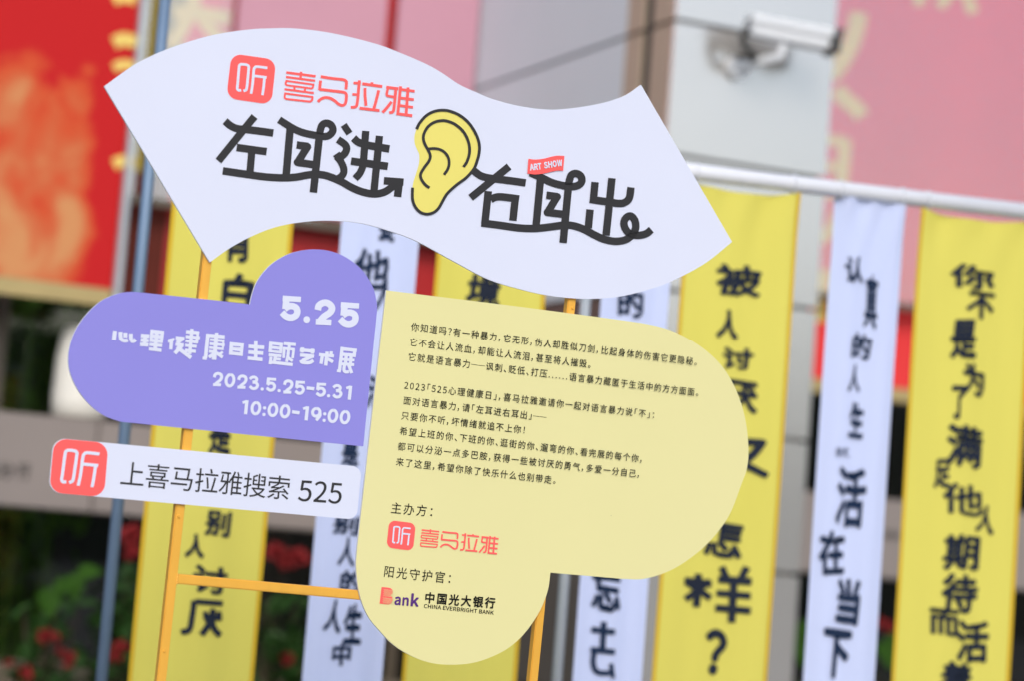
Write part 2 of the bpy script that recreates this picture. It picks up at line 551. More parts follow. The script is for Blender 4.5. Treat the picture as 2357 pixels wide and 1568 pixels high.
# ================================================================== THE SETTING
# ground
g = mesh('ground', [(-300, -300, 0), (300, -300, 0), (300, 300, 0), (-300, 300, 0)], [(0, 1, 2, 3)], ['paving'])
setp(g, 'grey paved ground in front of the glass building', kind='structure')
# unseen bank behind the camera, added to darken low reflections
hv, hf = [], []
NH = 90
for i in range(NH + 1):
    a = math.pi * (0.02 + 0.96 * i / NH) + math.pi
    R = 75
    hgt = 9.5 + 2.0 * math.sin(i * 0.7) + 1.5 * math.sin(i * 1.9) + random.uniform(-0.8, 0.8)
    for k, (rr, zz) in enumerate(((R, 0.0), (R + 3, hgt * 0.7), (R + 9, hgt), (R + 60, hgt * 1.05))):
        hv.append((math.cos(a) * rr, math.sin(a) * rr, zz - 0.02))
for i in range(NH):
    for k in range(3):
        b = i * 4 + k
        hf.append((b, b + 1, b + 5, b + 4))
sky_blocker = mesh('hills', hv, hf, ['hill_green'], smooth=True)
setp(sky_blocker, 'low wooded hills mirrored in the glass', kind='structure')

# facade geometry: posters, glass and band lie parallel to the building front
YP, YC = 11.97, 9.6
def yplane(y): return Plane((0, y, 0), (1, 0, 0), (0, 0, 1))
PP = yplane(YP)
PC = yplane(YC)
Xc = PC.st(1555, 40)[0]                       # corner of the pillar
Xr = PC.st(1925, 60)[0]
ztr = PP.st(2086, 716)[1]                     # transom under the upper glass
zpb = PP.st(2086, 897)[1]                     # end of the red print
zph = PP.st(2086, 928)[1]                     # end of the beige hem
PB = yplane(11.62)
zb1 = PB.st(100, 957)[1]
zb0 = PB.st(100, 1172)[1]

facade = empty('glass_facade', (5, 12.1, 0), 'dark framed glass shopfront with posters behind its upper panes', 'building')
# interior: dark room behind the glass
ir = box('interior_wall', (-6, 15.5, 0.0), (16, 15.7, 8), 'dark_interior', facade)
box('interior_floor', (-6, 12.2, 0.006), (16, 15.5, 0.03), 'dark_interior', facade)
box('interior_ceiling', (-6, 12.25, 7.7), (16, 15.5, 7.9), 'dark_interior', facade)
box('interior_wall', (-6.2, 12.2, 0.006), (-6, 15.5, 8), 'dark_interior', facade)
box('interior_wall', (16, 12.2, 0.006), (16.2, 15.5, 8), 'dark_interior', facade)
PG = yplane(11.86)
sgap = PG.st(901, 60)[0]
xs = sorted([-4.0, -2.4, -0.8, 0.8, PP.st(338, 300)[0] - 0.04, sgap, Xc + 0.02, Xr - 0.02, PG.st(2480, 300)[0], 14.0])
for a, b in zip(xs[:-1], xs[1:]):
    if abs(a - (Xc + 0.02)) < 0.01: continue           # the pillar stands here
    e = 0.0 if abs(b - (Xc + 0.02)) < 0.01 else 0.028
    f = 0.0 if abs(a - (Xr - 0.02)) < 0.01 else 0.028
    box('upper_pane', (a + f, 11.86, ztr + 0.03), (b - e, 11.872, 6.9), 'clear_glass', facade)
xl = [-4.0 + 1.13 * i for i in range(17)]
for a, b in zip(xl[:-1], xl[1:]):
    box('lower_pane', (a + 0.03, 12.10, 0.10), (b - 0.03, 12.112, zph - 0.02), 'dark_glass', facade)
for x in xl:
    box('mullion', (x - 0.028, 12.06, 0.0), (x + 0.028, 12.16, zph + 0.05), 'mullion', facade)
box('transom', (-4, 11.84, ztr - 0.012), (13, 11.90, ztr + 0.028), 'mullion', facade)
box('transom', (-4, 12.06, zph + 0.052), (13, 12.16, zph + 0.1), 'mullion', facade)
box('roof_slab', (-7, 11.84, 6.95), (17, 16.5, 7.4), 'grey_panel', facade)

# stone band with its lettering
band = empty('stone_band', (5, 11.7, 0), 'long grey brown stone band with dark lettering below the posters', 'wall')
bx = -4.0
while bx < 13:
    box('stone_slab', (bx + 0.004, 11.62, zb0), (bx + 1.796, 11.90, zb1), 'band_stone', band, bev=0.006)
    bx += 1.8
pr = Print(PB, 0.004)
pr.fit('分', 12, 1084, 46, 42, bold=0.03); pr.fit('行', 54, 1086, 34, 42, bold=0.03)
pr.fit('州', -36, 1080, 40, 42, bold=0.03)
pr.done('stone_letter', 'band_letters', band, True)
pr = Print(PB, 0.004)
x0 = 2040
for i, ch in enumerate('中国光大银行'):
    pr.fit(ch, 2052 + i * 52, 1234 + i * 7, 38, 30, bold=0.02)
pr.done('stone_letter', 'band_letters', band, True)

# low wall below the windows
lw = empty('low_wall', (5, 11.9, 0), 'low beige stone planter wall under the dark windows', 'wall')
bx = -4.0
k = 0
while bx < 13:
    w = 0.62
    box('stone_block', (bx + 0.005, 11.55, 0.0), (bx + w - 0.005, 11.85, 0.50 + 0.01 * (k % 3)), 'low_stone', lw, bev=0.006)
    bx += w; k += 1

# ------------------------------------------------------------------ posters
def flatrect(name, plane, s0, s1, t0, t1, m, parent, off=0.0, nx=1):
    vs_ = []; fs = []
    for i in range(nx + 1):
        s = s0 + (s1 - s0) * i / nx
        wv = 0.012 * math.sin(i * 1.3) if nx > 1 else 0
        vs_ += [plane.at(s, t0, off + wv), plane.at(s, t1, off + wv)]
    for i in range(nx):
        fs.append((2 * i, 2 * i + 2, 2 * i + 3, 2 * i + 1))
    return mesh(name, vs_, fs, [m], parent, smooth=nx > 1)

def slab(name, plane, s0, s1, t0, t1, m, parent, off=0.0, th=0.01):
    bm = bmesh.new()
    obox(bm, plane.at((s0 + s1) / 2, (t0 + t1) / 2, off - th / 2), plane.s, plane.n, plane.t, (s1 - s0) / 2, th / 2, (t1 - t0) / 2)
    return from_bm(name, bm, [m], parent)

# left poster, outside the glass
PL = yplane(11.50)
sL = PL.st(-260, 300)[0]; sR = PL.st(292, 300)[0]
zl0, zl1 = PL.st(150, 652)[1], PL.st(150, 683)[1]
mottled_poster(PL.st(150, 110)[1], PL.st(150, 420)[1], PL.st(190, 300)[0] - sL, PL.st(262, 300)[0] - sL)
pl = empty('festive_poster', (sL, 11.5, 0), 'red poster with amber flame print, hung outside the glass at far left', 'poster')
slab('poster_sheet', PL, sL, sR, zl0, 6.6, 'poster_mottled', pl)
slab('hem', PL, sL, sR, zl1 - 0.02, zl0 - 0.002, 'beige_hem', pl, 0.004, 0.02)
pr = Print(PL, 0.003)
for y0_, w_ in ((-6, 26), (92, 30), (150, 22), (372, 26)):
    pr.stroke([(262, y0_ + 6), (280, y0_ - 2), (298, y0_), (313, y0_ + 4)], w_, smooth=True)
pr.done('print_motif', 'poster_gold', pl, True)
box('edge_batten', (sR + 0.004, 11.46, zl1), (sR + 0.035, 11.52, 6.6), 'pale_steel', pl)

# mid poster, behind the upper glass
sA = PP.st(340, 300)[0]; sB = PP.st(1085, 100)[0]
pm = empty('pink_poster', (sA, YP, 0), 'faded red poster with pale yellow brushwork behind the glass, above the wave sign', 'poster')
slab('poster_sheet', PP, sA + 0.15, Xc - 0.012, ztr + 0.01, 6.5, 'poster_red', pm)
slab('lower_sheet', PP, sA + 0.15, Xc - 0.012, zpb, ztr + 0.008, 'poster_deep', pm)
slab('hem', PP, sA + 0.15, Xc - 0.012, zph, zpb - 0.002, 'beige_hem', pm, 0.0, 0.012)
slab('side_strip', PP, sA - 0.07, sA + 0.148, PP.st(330, 395)[1], 6.5, 'poster_olive', pm, 0.003)
slab('side_strip', PP, sA - 0.07, sA + 0.148, zph, PP.st(330, 395)[1] - 0.003, 'poster_dark', pm, 0.0)
pr = Print(PP, 0.004)
pr.stroke([(400, 30), (440, 28), (480, 34), (528, 42)], 34)
pr.stroke([(452, -60), (448, -10), (432, 40), (408, 82), (388, 105)], 32)
pr.stroke([(462, 40), (485, 68), (512, 92), (540, 104)], 30)
pr.stroke([(560, -70), (600, -40), (640, -30)], 30)
pr.done('brush_stroke', 'poster_gold', pm, True)

slab('side_sheet', yplane(11.82), yplane(11.82).st(914, 60)[0], Xc - 0.012, ztr + 0.05, 6.5, 'poster_pale', pm, 0.0, 0.01)  # added pale sheets: the sky reflection is put into their pink colour
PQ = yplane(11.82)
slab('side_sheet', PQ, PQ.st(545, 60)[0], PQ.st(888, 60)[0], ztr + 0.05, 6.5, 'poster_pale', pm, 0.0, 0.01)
# right poster
sC, sD = PP.st(1860, 300)[0], PP.st(2560, 300)[0]
pq = empty('pink_poster', (sC, YP, 0), 'faded red poster with pale yellow calligraphy behind the glass, right of the pillar', 'poster')
slab('poster_sheet', PP, sC, sD, zpb, 6.8, 'poster_red', pq)
slab('hem', PP, sC, sD, zph, zpb - 0.002, 'beige_hem', pq, 0.0, 0.012)
pr = Print(PP, 0.004)
pr.stroke([(1976, 28), (1970, 65), (1956, 105), (1934, 145), (1910, 175)], 40)
pr.stroke([(1925, 205), (1945, 228), (1972, 250), (1982, 268)], 36)
pr.stroke([(1880, 322), (1915, 322), (1950, 328)], 24); pr.stroke([(1945, 322), (1940, 385), (1932, 452)], 30, smooth=False)
pr.stroke([(1880, 380), (1935, 386)], 20, smooth=False); pr.stroke([(1880, 440), (1936, 446)], 26, smooth=False)
pr.stroke([(1930, 485), (1915, 520), (1888, 555)], 24); pr.stroke([(1928, 492), (1945, 530), (1960, 560)], 24)
pr.stroke([(1896, 620), (1890, 690), (1885, 740)], 30)
pr.stroke([(2090, -60), (2110, -20), (2118, 12)], 26); pr.stroke([(2190, -40), (2180, -10), (2160, 14)], 26)
pr.stroke([(2205, -60), (2225, -10), (2240, 30)], 26); pr.stroke([(2080, -40), (2230, -22)], 26, smooth=False)
pr.done('brush_stroke', 'poster_gold', pq, True)

# ------------------------------------------------------------------ pillar
pil = empty('clad_pillar', ((Xc + Xr) / 2, (YC + 11.8) / 2, 0), 'large pillar clad in pale grey panels with tan corner strips', 'pillar')
zj = [PC.st(1660, 64)[1]]
ph = PC.st(1572, 358)[1]
dz = zj[0] - ph
rows = [zj[0] - dz * i for i in range(-4, 12) if zj[0] - dz * i > 0.05]
rows = sorted(set([0.0] + rows))
PS = Plane((Xc, 0, 0), (0, -1, 0), (0, 0, 1))    # left side of the pillar; s runs towards the viewer
def side_y(px, py): return -PS.st(px, py)[0]
y1 = side_y(1505, 20); y2 = side_y(1484, 20); y3 = side_y(1445, 20)
box('core', (Xc + 0.03, YC + 0.03, 0), (Xr - 0.03, 11.82, rows[-1] - 0.01), 'joint_filler', pil)
box('shadow_gap', (Xc + 0.012, y1 + 0.001, 0.0), (Xc + 0.0285, y2 - 0.001, rows[-1] - 0.02), 'dark_gap', pil)
gp = 0.009
for a, b in zip(rows[:-1], rows[1:]):
    if b - a < 0.05: continue
    lo_, hi_ = a + gp, b - gp
    box('panel', (Xc, YC, lo_), (Xr, YC + 0.028, hi_), 'pale_panel', pil, bev=0.003)
    box('corner_strip', (Xc + 0.0, YC + 0.031, lo_), (Xc + 0.028, y1, hi_), 'tan_panel', pil, bev=0.002)
    box('corner_strip', (Xc + 0.0, y2, lo_), (Xc + 0.028, y3 - 0.004, hi_), 'tan_panel', pil, bev=0.002)
    low = hi_ < PS.st(1250, 500)[1]  # lower side panels get a reflection put into their colour as brown
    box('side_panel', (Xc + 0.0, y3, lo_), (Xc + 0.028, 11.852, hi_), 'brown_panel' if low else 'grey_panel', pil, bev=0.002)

# ------------------------------------------------------------------ security camera on the pillar
sc_ = yplane(YC - 0.20)
cc = sc_.wp(1815, 82)
scam = empty('security_camera', (cc.x, YC, cc.z), 'white box security camera with black cable on the pale pillar', 'camera')
ax = Vector((math.cos(rad(-12)), math.sin(rad(-12)), math.tan(rad(-3)))).normalized()   # pointing right, slightly down
az = Vector((0, 0, 1)); ay = az.cross(ax).normalized(); az = ax.cross(ay).normalized()
bm = bmesh.new(); obox(bm, cc, ax, ay, az, 0.190, 0.048, 0.036)
bmesh.ops.bevel(bm, geom=bm.edges, offset=0.008, segments=2, affect='EDGES')
from_bm('housing', bm, ['camera_white'], scam)
bm = bmesh.new(); obox(bm, cc + az * 0.052 + ax * 0.012, ax, ay, az, 0.212, 0.062, 0.004)
for s in (-1, 1): obox(bm, cc + az * 0.034 + ay * 0.0625 * s + ax * 0.012, ax, ay, az, 0.212, 0.002, 0.014)
from_bm('sun_shield', bm, ['camera_white'], scam)
bm = bmesh.new(); obox(bm, cc + ax * 0.214, ax, ay, az, 0.020, 0.0665, 0.046)
obox(bm, cc + ax * 0.222 + az*0.055, ax, ay, az, 0.024, 0.0665, 0.007)
from_bm('front_bezel', bm, ['camera_black'], scam)
bm = bmesh.new(); tube(bm, [cc + ax * 0.230, cc + ax * 0.238], 0.026, 16); from_bm('lens', bm, ['camera_black'], scam)
wall_pt = Vector((sc_.wp(1745, 150).x, YC - 0.005, sc_.wp(1745, 140).z))
bm = bmesh.new(); tube(bm, [wall_pt + Vector((0, 0.004, 0)), wall_pt + Vector((0, -0.03, 0))], 0.055, 20)
from_bm('base_plate', bm, ['camera_white'], scam)
bm = bmesh.new(); tube(bm, [wall_pt, wall_pt + Vector((0.0, -0.09, 0.0)), cc + Vector((-0.03, 0, -0.10)), cc + Vector((-0.03, 0, -0.035))], 0.022, 12)
from_bm('bracket', bm, ['camera_white'], scam, True)
bm = bmesh.new(); tube(bm, catmull([cc - ax * 0.19 - az * 0.005, cc - ax * 0.215 - az * 0.02, cc - ax * 0.205 - az * 0.075, cc - ax * 0.15 - az * 0.125, wall_pt + Vector((-0.01, -0.03, 0.05)), wall_pt + Vector((0, -0.01, 0.02))], 5), 0.017, 8)
from_bm('cable', bm, ['camera_black'], scam, True)

# ------------------------------------------------------------------ white container standing on the band
wbx = PB.st(205, 880)[0]
cont = empty('white_container', (wbx, 11.76, zb1), 'glossy white container standing on the stone band behind the purple board', 'container')
bm = bmesh.new()
prof = [(0.10, 0.004), (0.135, 0.02), (0.14, 0.10), (0.135, 0.30), (0.12, 0.42), (0.10, 0.44)]
rings = []
for r_, z_ in prof:
    rings.append([bm.verts.new((wbx + r_ * math.cos(k * math.pi / 12), 11.76 + 0.8 * r_ * math.sin(k * math.pi / 12), zb1 + z_)) for k in range(24)])
for i in range(len(rings) - 1):
    for k in range(24): bm.faces.new((rings[i][k], rings[i][(k + 1) % 24], rings[i + 1][(k + 1) % 24], rings[i + 1][k]))
bm.faces.new(rings[0][::-1])
from_bm('body', bm, ['white_plastic'], cont, True)
bm = bmesh.new(); tube(bm, [(wbx, 11.76, zb1 + 0.44), (wbx, 11.76, zb1 + 0.46)], 0.105, 24); from_bm('lid', bm, ['white_plastic'], cont)

# ------------------------------------------------------------------ plants
def leaf_faces(vs_, fs, base, d, up, L, W):
    side = d.cross(up).normalized()
    if side.length < 0.1: side = d.orthogonal().normalized()
    up2 = side.cross(d).normalized()
    n = len(vs_)
    pts = [(0, 0, 0), (0.25, 0.5, 0.05), (0.6, 0.42, 0.02), (1.0, 0, -0.16), (0.6, -0.42, 0.02), (0.25, -0.5, 0.05), (0.5, 0, -0.06)]
    for a, b, c in pts:
        vs_.append(base + d * (a * L) + side * (b * W) + up2 * (c * L))
    fs += [(n, n + 1, n + 6), (n + 1, n + 2, n + 6), (n + 2, n + 3, n + 6), (n + 3, n + 4, n + 6), (n + 4, n + 5, n + 6), (n + 5, n, n + 6)]

def rdir(up=0.2):
    while True:
        v = Vector((random.uniform(-1, 1), random.uniform(-1, 1), random.uniform(-1, 1)))
        if 0.1 < v.length < 1:
            v.normalize(); v.z += up
            return v.normalized()

def flower(parent, c, r):
    r = r * 0.78
    vs_, fs = [], []
    for i in range(26):
        d = rdir(0.35)
        leaf_faces(vs_, fs, c + d * r * 0.15, d, rdir(), r * random.uniform(0.7, 1.0), r * 0.6)
    return mesh('flower_head', vs_, fs, ['petal_red'], parent)

def bush(x, y, h, spread, nleaf, label, flowers=(), big=(), z0=0.0, group='flowering plants in front of the windows', leaf=(0.09, 0.05)):
    t = empty('flowering_plant', (x, y, z0), label, 'plant', group)
    bm = bmesh.new()
    tips = []
    for i in range(9):
        a = random.uniform(0, 6.28); r = spread * random.uniform(0.1, 0.8)
        tip = Vector((x + r * math.cos(a), y + r * 0.5 * math.sin(a), z0 + h * random.uniform(0.7, 0.98)))
        tube(bm, [Vector((x + r * 0.2 * math.cos(a), y, z0)), Vector((x + r * 0.6 * math.cos(a), y + r * 0.2 * math.sin(a), z0 + h * 0.5)), tip], [0.010, 0.007, 0.003], 5)
        tips.append(tip)
    from_bm('stem', bm, ['stem_brown'], t)
    vs_, fs = [], []
    for i in range(nleaf):
        tp = random.choice(tips); k = random.uniform(0.15, 1.0)
        b = Vector((x + (tp.x - x) * k, y + (tp.y - y) * k, z0 + (tp.z - z0) * k)) + Vector((random.gauss(0, 0.25 * spread), random.gauss(0, 0.12 * spread), random.gauss(0, 0.04)))
        L = leaf[0] * random.uniform(0.7, 1.3)
        leaf_faces(vs_, fs, b, rdir(0.1), rdir(1.0), L, L * leaf[1] / leaf[0])
    o = mesh('foliage', vs_, fs, ['leaf_green'], t); o['kind'] = 'stuff'
    for (p, L) in big:
        vs_, fs = [], []
        leaf_faces(vs_, fs, p, Vector((0.15, -0.5, -1)).normalized(), Vector((0, -1, 0.2)), L, L * 0.75)
        leaf_faces(vs_, fs, p + Vector((0.02, 0, 0)), Vector((0.9, -0.5, 0.2)).normalized(), Vector((0, -1, 0.5)), L * 0.9, L * 0.6)
        mesh('large_leaf', vs_, fs, ['leaf_bright'], t)
    for (p, r) in flowers: flower(t, p, r)
    return t

PF = yplane(10.9)
def fp(px, py): return PF.wp(px, py)
bush(fp(60, 1560).x, 10.9, 0.42, 0.30, 240, 'low leafy plant with red flowers at the bottom left corner', [(fp(58, 1551), 0.05), (fp(20, 1528), 0.03)])
bush(fp(150, 1530).x, 11.0, 0.52, 0.28, 260, 'leafy plant with pink red flower heads beside the blue grey pole', [(fp(103, 1466), 0.055), (fp(128, 1470), 0.035), (fp(156, 1521), 0.06), (fp(140, 1500), 0.03)])
bush(fp(150, 1380).x, 11.15, 0.88, 0.22, 90, 'tall plant with broad bright green leaves left of the blue grey pole', [], [(fp(108, 1352), 0.15), (fp(165, 1320), 0.14)], leaf=(0.13, 0.08))
bush(fp(285, 1500).x, 10.9, 0.55, 0.20, 170, 'leafy plant with a round red flower behind the first yellow banner', [(fp(276, 1500), 0.07), (fp(262, 1508), 0.05)])
bush(fp(305, 1350).x, 11.15, 1.12, 0.16, 150, 'tall plant with two red flowers beside the first yellow banner', [(fp(300, 1233), 0.075), (fp(303, 1273), 0.06)], leaf=(0.12, 0.07))
bush(fp(665, 1400).x, 11.0, 1.02, 0.30, 260, 'tall plant with a wide row of red flowers behind the gold crossbar', [(fp(636, 1276), 0.075), (fp(690, 1288), 0.08), (fp(668, 1280), 0.05), (fp(655, 1300), 0.05)], leaf=(0.11, 0.06))
bush(fp(662, 1540).x, 10.8, 0.48, 0.24, 200, 'small plant with a single red flower below the gold crossbar', [(fp(659, 1518), 0.05)])
bush(fp(1832, 1500).x, 10.95, 0.80, 0.20, 120, 'green leafy plant right of the pillar base', [], [(fp(1822, 1450), 0.16), (fp(1836, 1480), 0.14)])
bush(fp(2035, 1470).x, 11.0, 0.86, 0.22, 150, 'green plant with red flowers behind the right white banner', [(fp(2030, 1440), 0.06), (fp(2048, 1448), 0.05)], [(fp(2030, 1475), 0.16), (fp(2045, 1490), 0.14)])
# green stems added behind the left glass in place of mirrored trees
for i in range(7):
    px = -30 + i * 27 + random.uniform(-6, 6)
    PI_ = yplane(12.6 + 0.15 * (i % 3))
    b0 = PI_.wp(px, 1100)
    t = empty('bamboo', (b0.x, b0.y, 0.03), 'tall bamboo behind the glass at the left, %s' % ['cut by the left frame edge', 'second from the left', 'third from the left', 'fourth from the left', 'third from the right', 'next to the rightmost', 'the rightmost, near the purple board'][i], 'plant', 'bamboo behind the glass')
    bm = bmesh.new(); tube(bm, [(b0.x, b0.y, 0.03), (b0.x + random.uniform(-.03, .03), b0.y, 3.4)], 0.022, 8); from_bm('cane', bm, ['bamboo_green'], t)
    vs_, fs = [], []
    for k in range(60):
        leaf_faces(vs_, fs, Vector((b0.x + random.gauss(0, 0.09), b0.y + random.gauss(0, 0.05), random.uniform(0.9, 3.3))), rdir(-0.6), rdir(0.3), 0.19, 0.07)
    o = mesh('foliage', vs_, fs, ['bamboo_green'], t); o['kind'] = 'stuff'  # leaves added on the stems that stand in for mirrored trees

# ================================================================== BANNER RACK
bang = rad(-11.8)
bs = Vector((math.cos(bang), math.sin(bang), 0))
BO = CAM + ray(IW / 2, IH / 2) * 6.95
BP = Plane((BO.x, BO.y, 0), bs, (0, 0, 1))
rack = empty('banner_rack', (BO.x, BO.y, 0), 'white pipe rail on thin grey poles carrying the long banners', 'rack')
zr = BP.st(1990, 442)[1]
srl, srr = BP.st(330, 250)[0], BP.st(2480, 500)[0]
bm = bmesh.new(); tube(bm, [BP.at(srl, zr, -0.0), BP.at(srr, zr, 0.0)], 0.025, 16); from_bm('rail', bm, ['white_pipe'], rack, True)
sp = BP.st(310, 784)[0]
bm = bmesh.new(); tube(bm, [BP.at(sp, 0, -0.05), BP.at(sp, 3.4, -0.05)], 0.0165, 12); o = from_bm('pole', bm, ['blue_grey_steel'], rack, True); o['label'] = 'blue grey pole at the left end'
sp2 = BP.st(1310, 1328)[0]
bm = bmesh.new(); tube(bm, [BP.at(sp2, 0, -0.05), BP.at(sp2, zr, -0.05)], 0.016, 12); o = from_bm('pole', bm, ['pale_steel'], rack, True); o['label'] = 'pale grey pole beside a white banner'
sp3 = BP.st(2450, 1100)[0]
bm = bmesh.new(); tube(bm, [BP.at(sp3, 0, -0.05), BP.at(sp3, zr, -0.05)], 0.016, 12); from_bm('pole', bm, ['pale_steel'], rack, True)
for s in (sp, sp2, sp3):
    bm = bmesh.new(); obox(bm, BP.at(s, 0.012, -0.05), BP.s, BP.n, BP.t, 0.10, 0.25, 0.01); from_bm('foot', bm, ['pale_steel'], rack)

def banner(edges, yref, label, col, chars, sag, seed):
    """cloth hanging from the rail; edges in picture units at height yref"""
    l, r = edges
    s0, s1 = BP.st(l, yref)[0], BP.st(r, yref)[0]
    base = 0.12
    top = zr - 0.026
    t = empty('banner', BP.at((s0 + s1) / 2, top, 0.0), label, 'banner', 'long banners hung from the white rail')
    rnd = random.Random(seed); p1, p2, p3 = rnd.uniform(0, 6), rnd.uniform(0, 6), rnd.uniform(0, 6)
    NX, NZ = 22, 44
    W = s1 - s0
    def bend(s, tt):
        u = (s - s0) / W
        k = (top - tt) / (top - base)
        b = 0.0065 * math.sin(u * 11 + p1 + k * 1.5) + 0.009 * k * math.sin(u * 5.0 + p2) + 0.004 * math.sin(k * 7 + p3)
        crease = math.exp(-k * 24) * 0.010 * math.sin(u * 16 + p2 + k * 30)
        return b + crease
    vs_, fs = [], []
    for j in range(NZ + 1):
        k = (j / NZ) ** 1.4
        for i in range(NX + 1):
            u = i / NX
            dip = sag * 4 * u * (1 - u) * math.exp(-k * 30)
            s = s0 + W * u
            tt = top - (top - base) * k - dip * 0.6
            vs_.append(BP.at(s, tt, bend(s, tt)))
    for j in range(NZ):
        for i in range(NX):
            a = j * (NX + 1) + i
            fs.append((a + NX + 1, a + NX + 2, a + 1, a))
    mesh('cloth', vs_, fs, [col + '_cloth'], t, smooth=True)
    if col == 'yellow':
        for e in (0, 1):
            vs_, fs = [], []
            for j in range(NZ + 1):
                k = (j / NZ) ** 1.4; tt = top - (top - base) * k
                for d in (0, 0.011):
                    s = (s0 + d) if e == 0 else (s1 - d)
                    vs_.append(BP.at(s, tt, bend(s, tt) + 0.003))
            for j in range(NZ):
                a = 2 * j
                fs.append((a, a + 1, a + 3, a + 2) if e else (a + 1, a, a + 2, a + 3))
            mesh('side_hem', vs_, fs, ['yellow_hem'], t, smooth=True)
    # ties round the rail
    for u in (0.06, 0.94):
        bm = bmesh.new()
        s = s0 + W * u
        tube(bm, [BP.at(s, zr + 0.028 * math.cos(a * math.pi / 6) - 0.001, 0.028 * math.sin(a * math.pi / 6)) for a in range(13)], 0.003, 6, caps=False)
        from_bm('tie', bm, ['white_pipe'], t)
    for ch in chars:
        if ch[0] == 'strokes':
            pr = Print(BP, 0.0045, bend)
            for pts, w in ch[1]: pr.stroke(pts, w, smooth=len(pts) > 2)
            pr.done('printed_character', 'navy_ink' if col == 'yellow' else 'blue_ink', t); continue
        c, cx, cy, w, h = ch[:5]
        rot = ch[5] if len(ch) > 5 else 0
        pr = Print(BP, 0.0045, bend); pr.wob = rnd.uniform(0, 6)
        pr.fit(c, cx, cy, w, h, bold=ch[6] if len(ch) > 6 else 0.035, rot=rot)
        pr.done('printed_character', 'navy_ink' if col == 'yellow' else 'blue_ink', t)
    return t

banner((331, 618), 1170, 'yellow banner with dark handwriting, nearest the blue grey pole', 'yellow',
       [('有', 545, 556, 78, 100), ('白', 546, 676, 82, 98, 0, .045), ('是', 506, 1005, 60, 92), ('别', 501, 1206, 66, 66), ('人', 449, 1257, 50, 62, 0, .05), ('讨', 483, 1335, 88, 72), ('strokes', [([(448, 1385), (512, 1390)], 12), ([(446, 1383), (441, 1420), (434, 1450), (416, 1456)], 13), ([(466, 1418), (510, 1424)], 13), ([(489, 1402), (484, 1430), (462, 1462)], 14), ([(486, 1428), (492, 1448), (506, 1464)], 14), ([(470, 1408), (476, 1432)], 11), ([(502, 1408), (504, 1420)], 12)]),
        ('不', 520, 830, 70, 70), ('要', 500, 1110, 70, 70)], 0.02, 1)
banner((728, 912), 1190, 'white banner with navy handwriting, between purple and pale yellow boards', 'white',
       [('要', 891, 520, 44, 76), ('他', 853, 618, 92, 100, 0, .025), ('人', 884, 672, 52, 100, 0, .03), ('活', 868, 905, 60, 84), ('是', 806, 1046, 46, 60), ('别', 797, 1210, 66, 50), ('人', 799, 1271, 46, 70), ('的', 808, 1340, 56, 56),
        ('人', 768, 1419, 50, 84, -.1), ('生', 812, 1438, 50, 96), ('中', 786, 1507, 48, 60)], 0.01, 2)
banner((962, 1222), 1100, 'yellow banner mostly hidden by the pale yellow board', 'yellow',
       [('境', 1113, 668, 84, 84, 0, .045)], 0.02, 3)
banner((1351, 1510), 1100, 'white banner whose lowest character reads 去', 'white',
       [('的', 1452, 695, 64, 74), ('忘', 1395, 1360, 78, 104, 0, .04), ('strokes', [([(1360, 1450), (1414, 1456)], 13), ([(1388, 1432), (1384, 1500)], 13), ([(1358, 1496), (1414, 1502)], 13), ([(1366, 1500), (1364, 1530), (1374, 1548), (1402, 1550)], 12), ([(1404, 1528), (1410, 1562)], 11)])], 0.01, 4)
banner((1536, 1796), 1100, 'yellow banner ending in a large question mark', 'yellow',
       [('被', 1700, 645, 118, 84), ('人', 1675, 746, 60, 76, 0, .05), ('讨', 1697, 826, 80, 58), ('厌', 1706, 914, 84, 82), ('又', 1712, 1054, 124, 100, 0, .05), ('能', 1640, 1150, 90, 90), ('怎', 1664, 1240, 100, 100), ('strokes', [([(1605, 1322), (1600, 1398)], 17), ([(1574, 1338), (1636, 1345)], 17), ([(1576, 1380), (1632, 1338)], 15), ([(1578, 1340), (1634, 1378)], 15), ([(1660, 1306), (1672, 1334)], 16), ([(1716, 1306), (1702, 1336)], 16), ([(1652, 1334), (1726, 1340)], 17), ([(1648, 1366), (1724, 1373)], 15), ([(1645, 1400), (1724, 1407)], 16), ([(1688, 1330), (1682, 1434)], 17)]), ('？', 1645, 1500, 62, 112, 0, .04)], 0.03, 5)
banner((1881, 2044), 1100, 'white banner with navy handwriting, right of the pillar', 'white',
       [('认', 1966, 620, 50, 66), ('真', 2006, 694, 40, 128, 0, .02), ('的', 1983, 797, 52, 66), ('人', 1967, 872, 36, 66), ('生', 1972, 968, 42, 88), ('就', 1938, 1042, 36, 26, 0, .0), ('活', 1957, 1145, 80, 146, 0, .028), ('在', 1914, 1272, 70, 112, 0, .035), ('当', 1950, 1385, 62, 116, 0, .04), ('下', 1922, 1505, 78, 120, 0, .04)], -0.015, 6)
banner((2078, 2348), 1100, 'yellow banner at the right edge of the frame', 'yellow',
       [('你', 2238, 637, 108, 66), ('不', 2258, 703, 72, 72), ('是', 2218, 781, 68, 100), ('为', 2240, 875, 60, 80), ('了', 2206, 928, 44, 84), ('满', 2220, 1028, 96, 106), ('足', 2168, 1091, 44, 72), ('他', 2216, 1151, 106, 82, 0, .025), ('人', 2270, 1197, 52, 72, -.1, .04), ('期', 2211, 1273, 96, 92), ('待', 2206, 1366, 98, 100), ('而', 2171, 1433, 76, 68), ('活', 2238, 1478, 90, 106), ('着', 2198, 1562, 88, 84)], 0.03, 7)

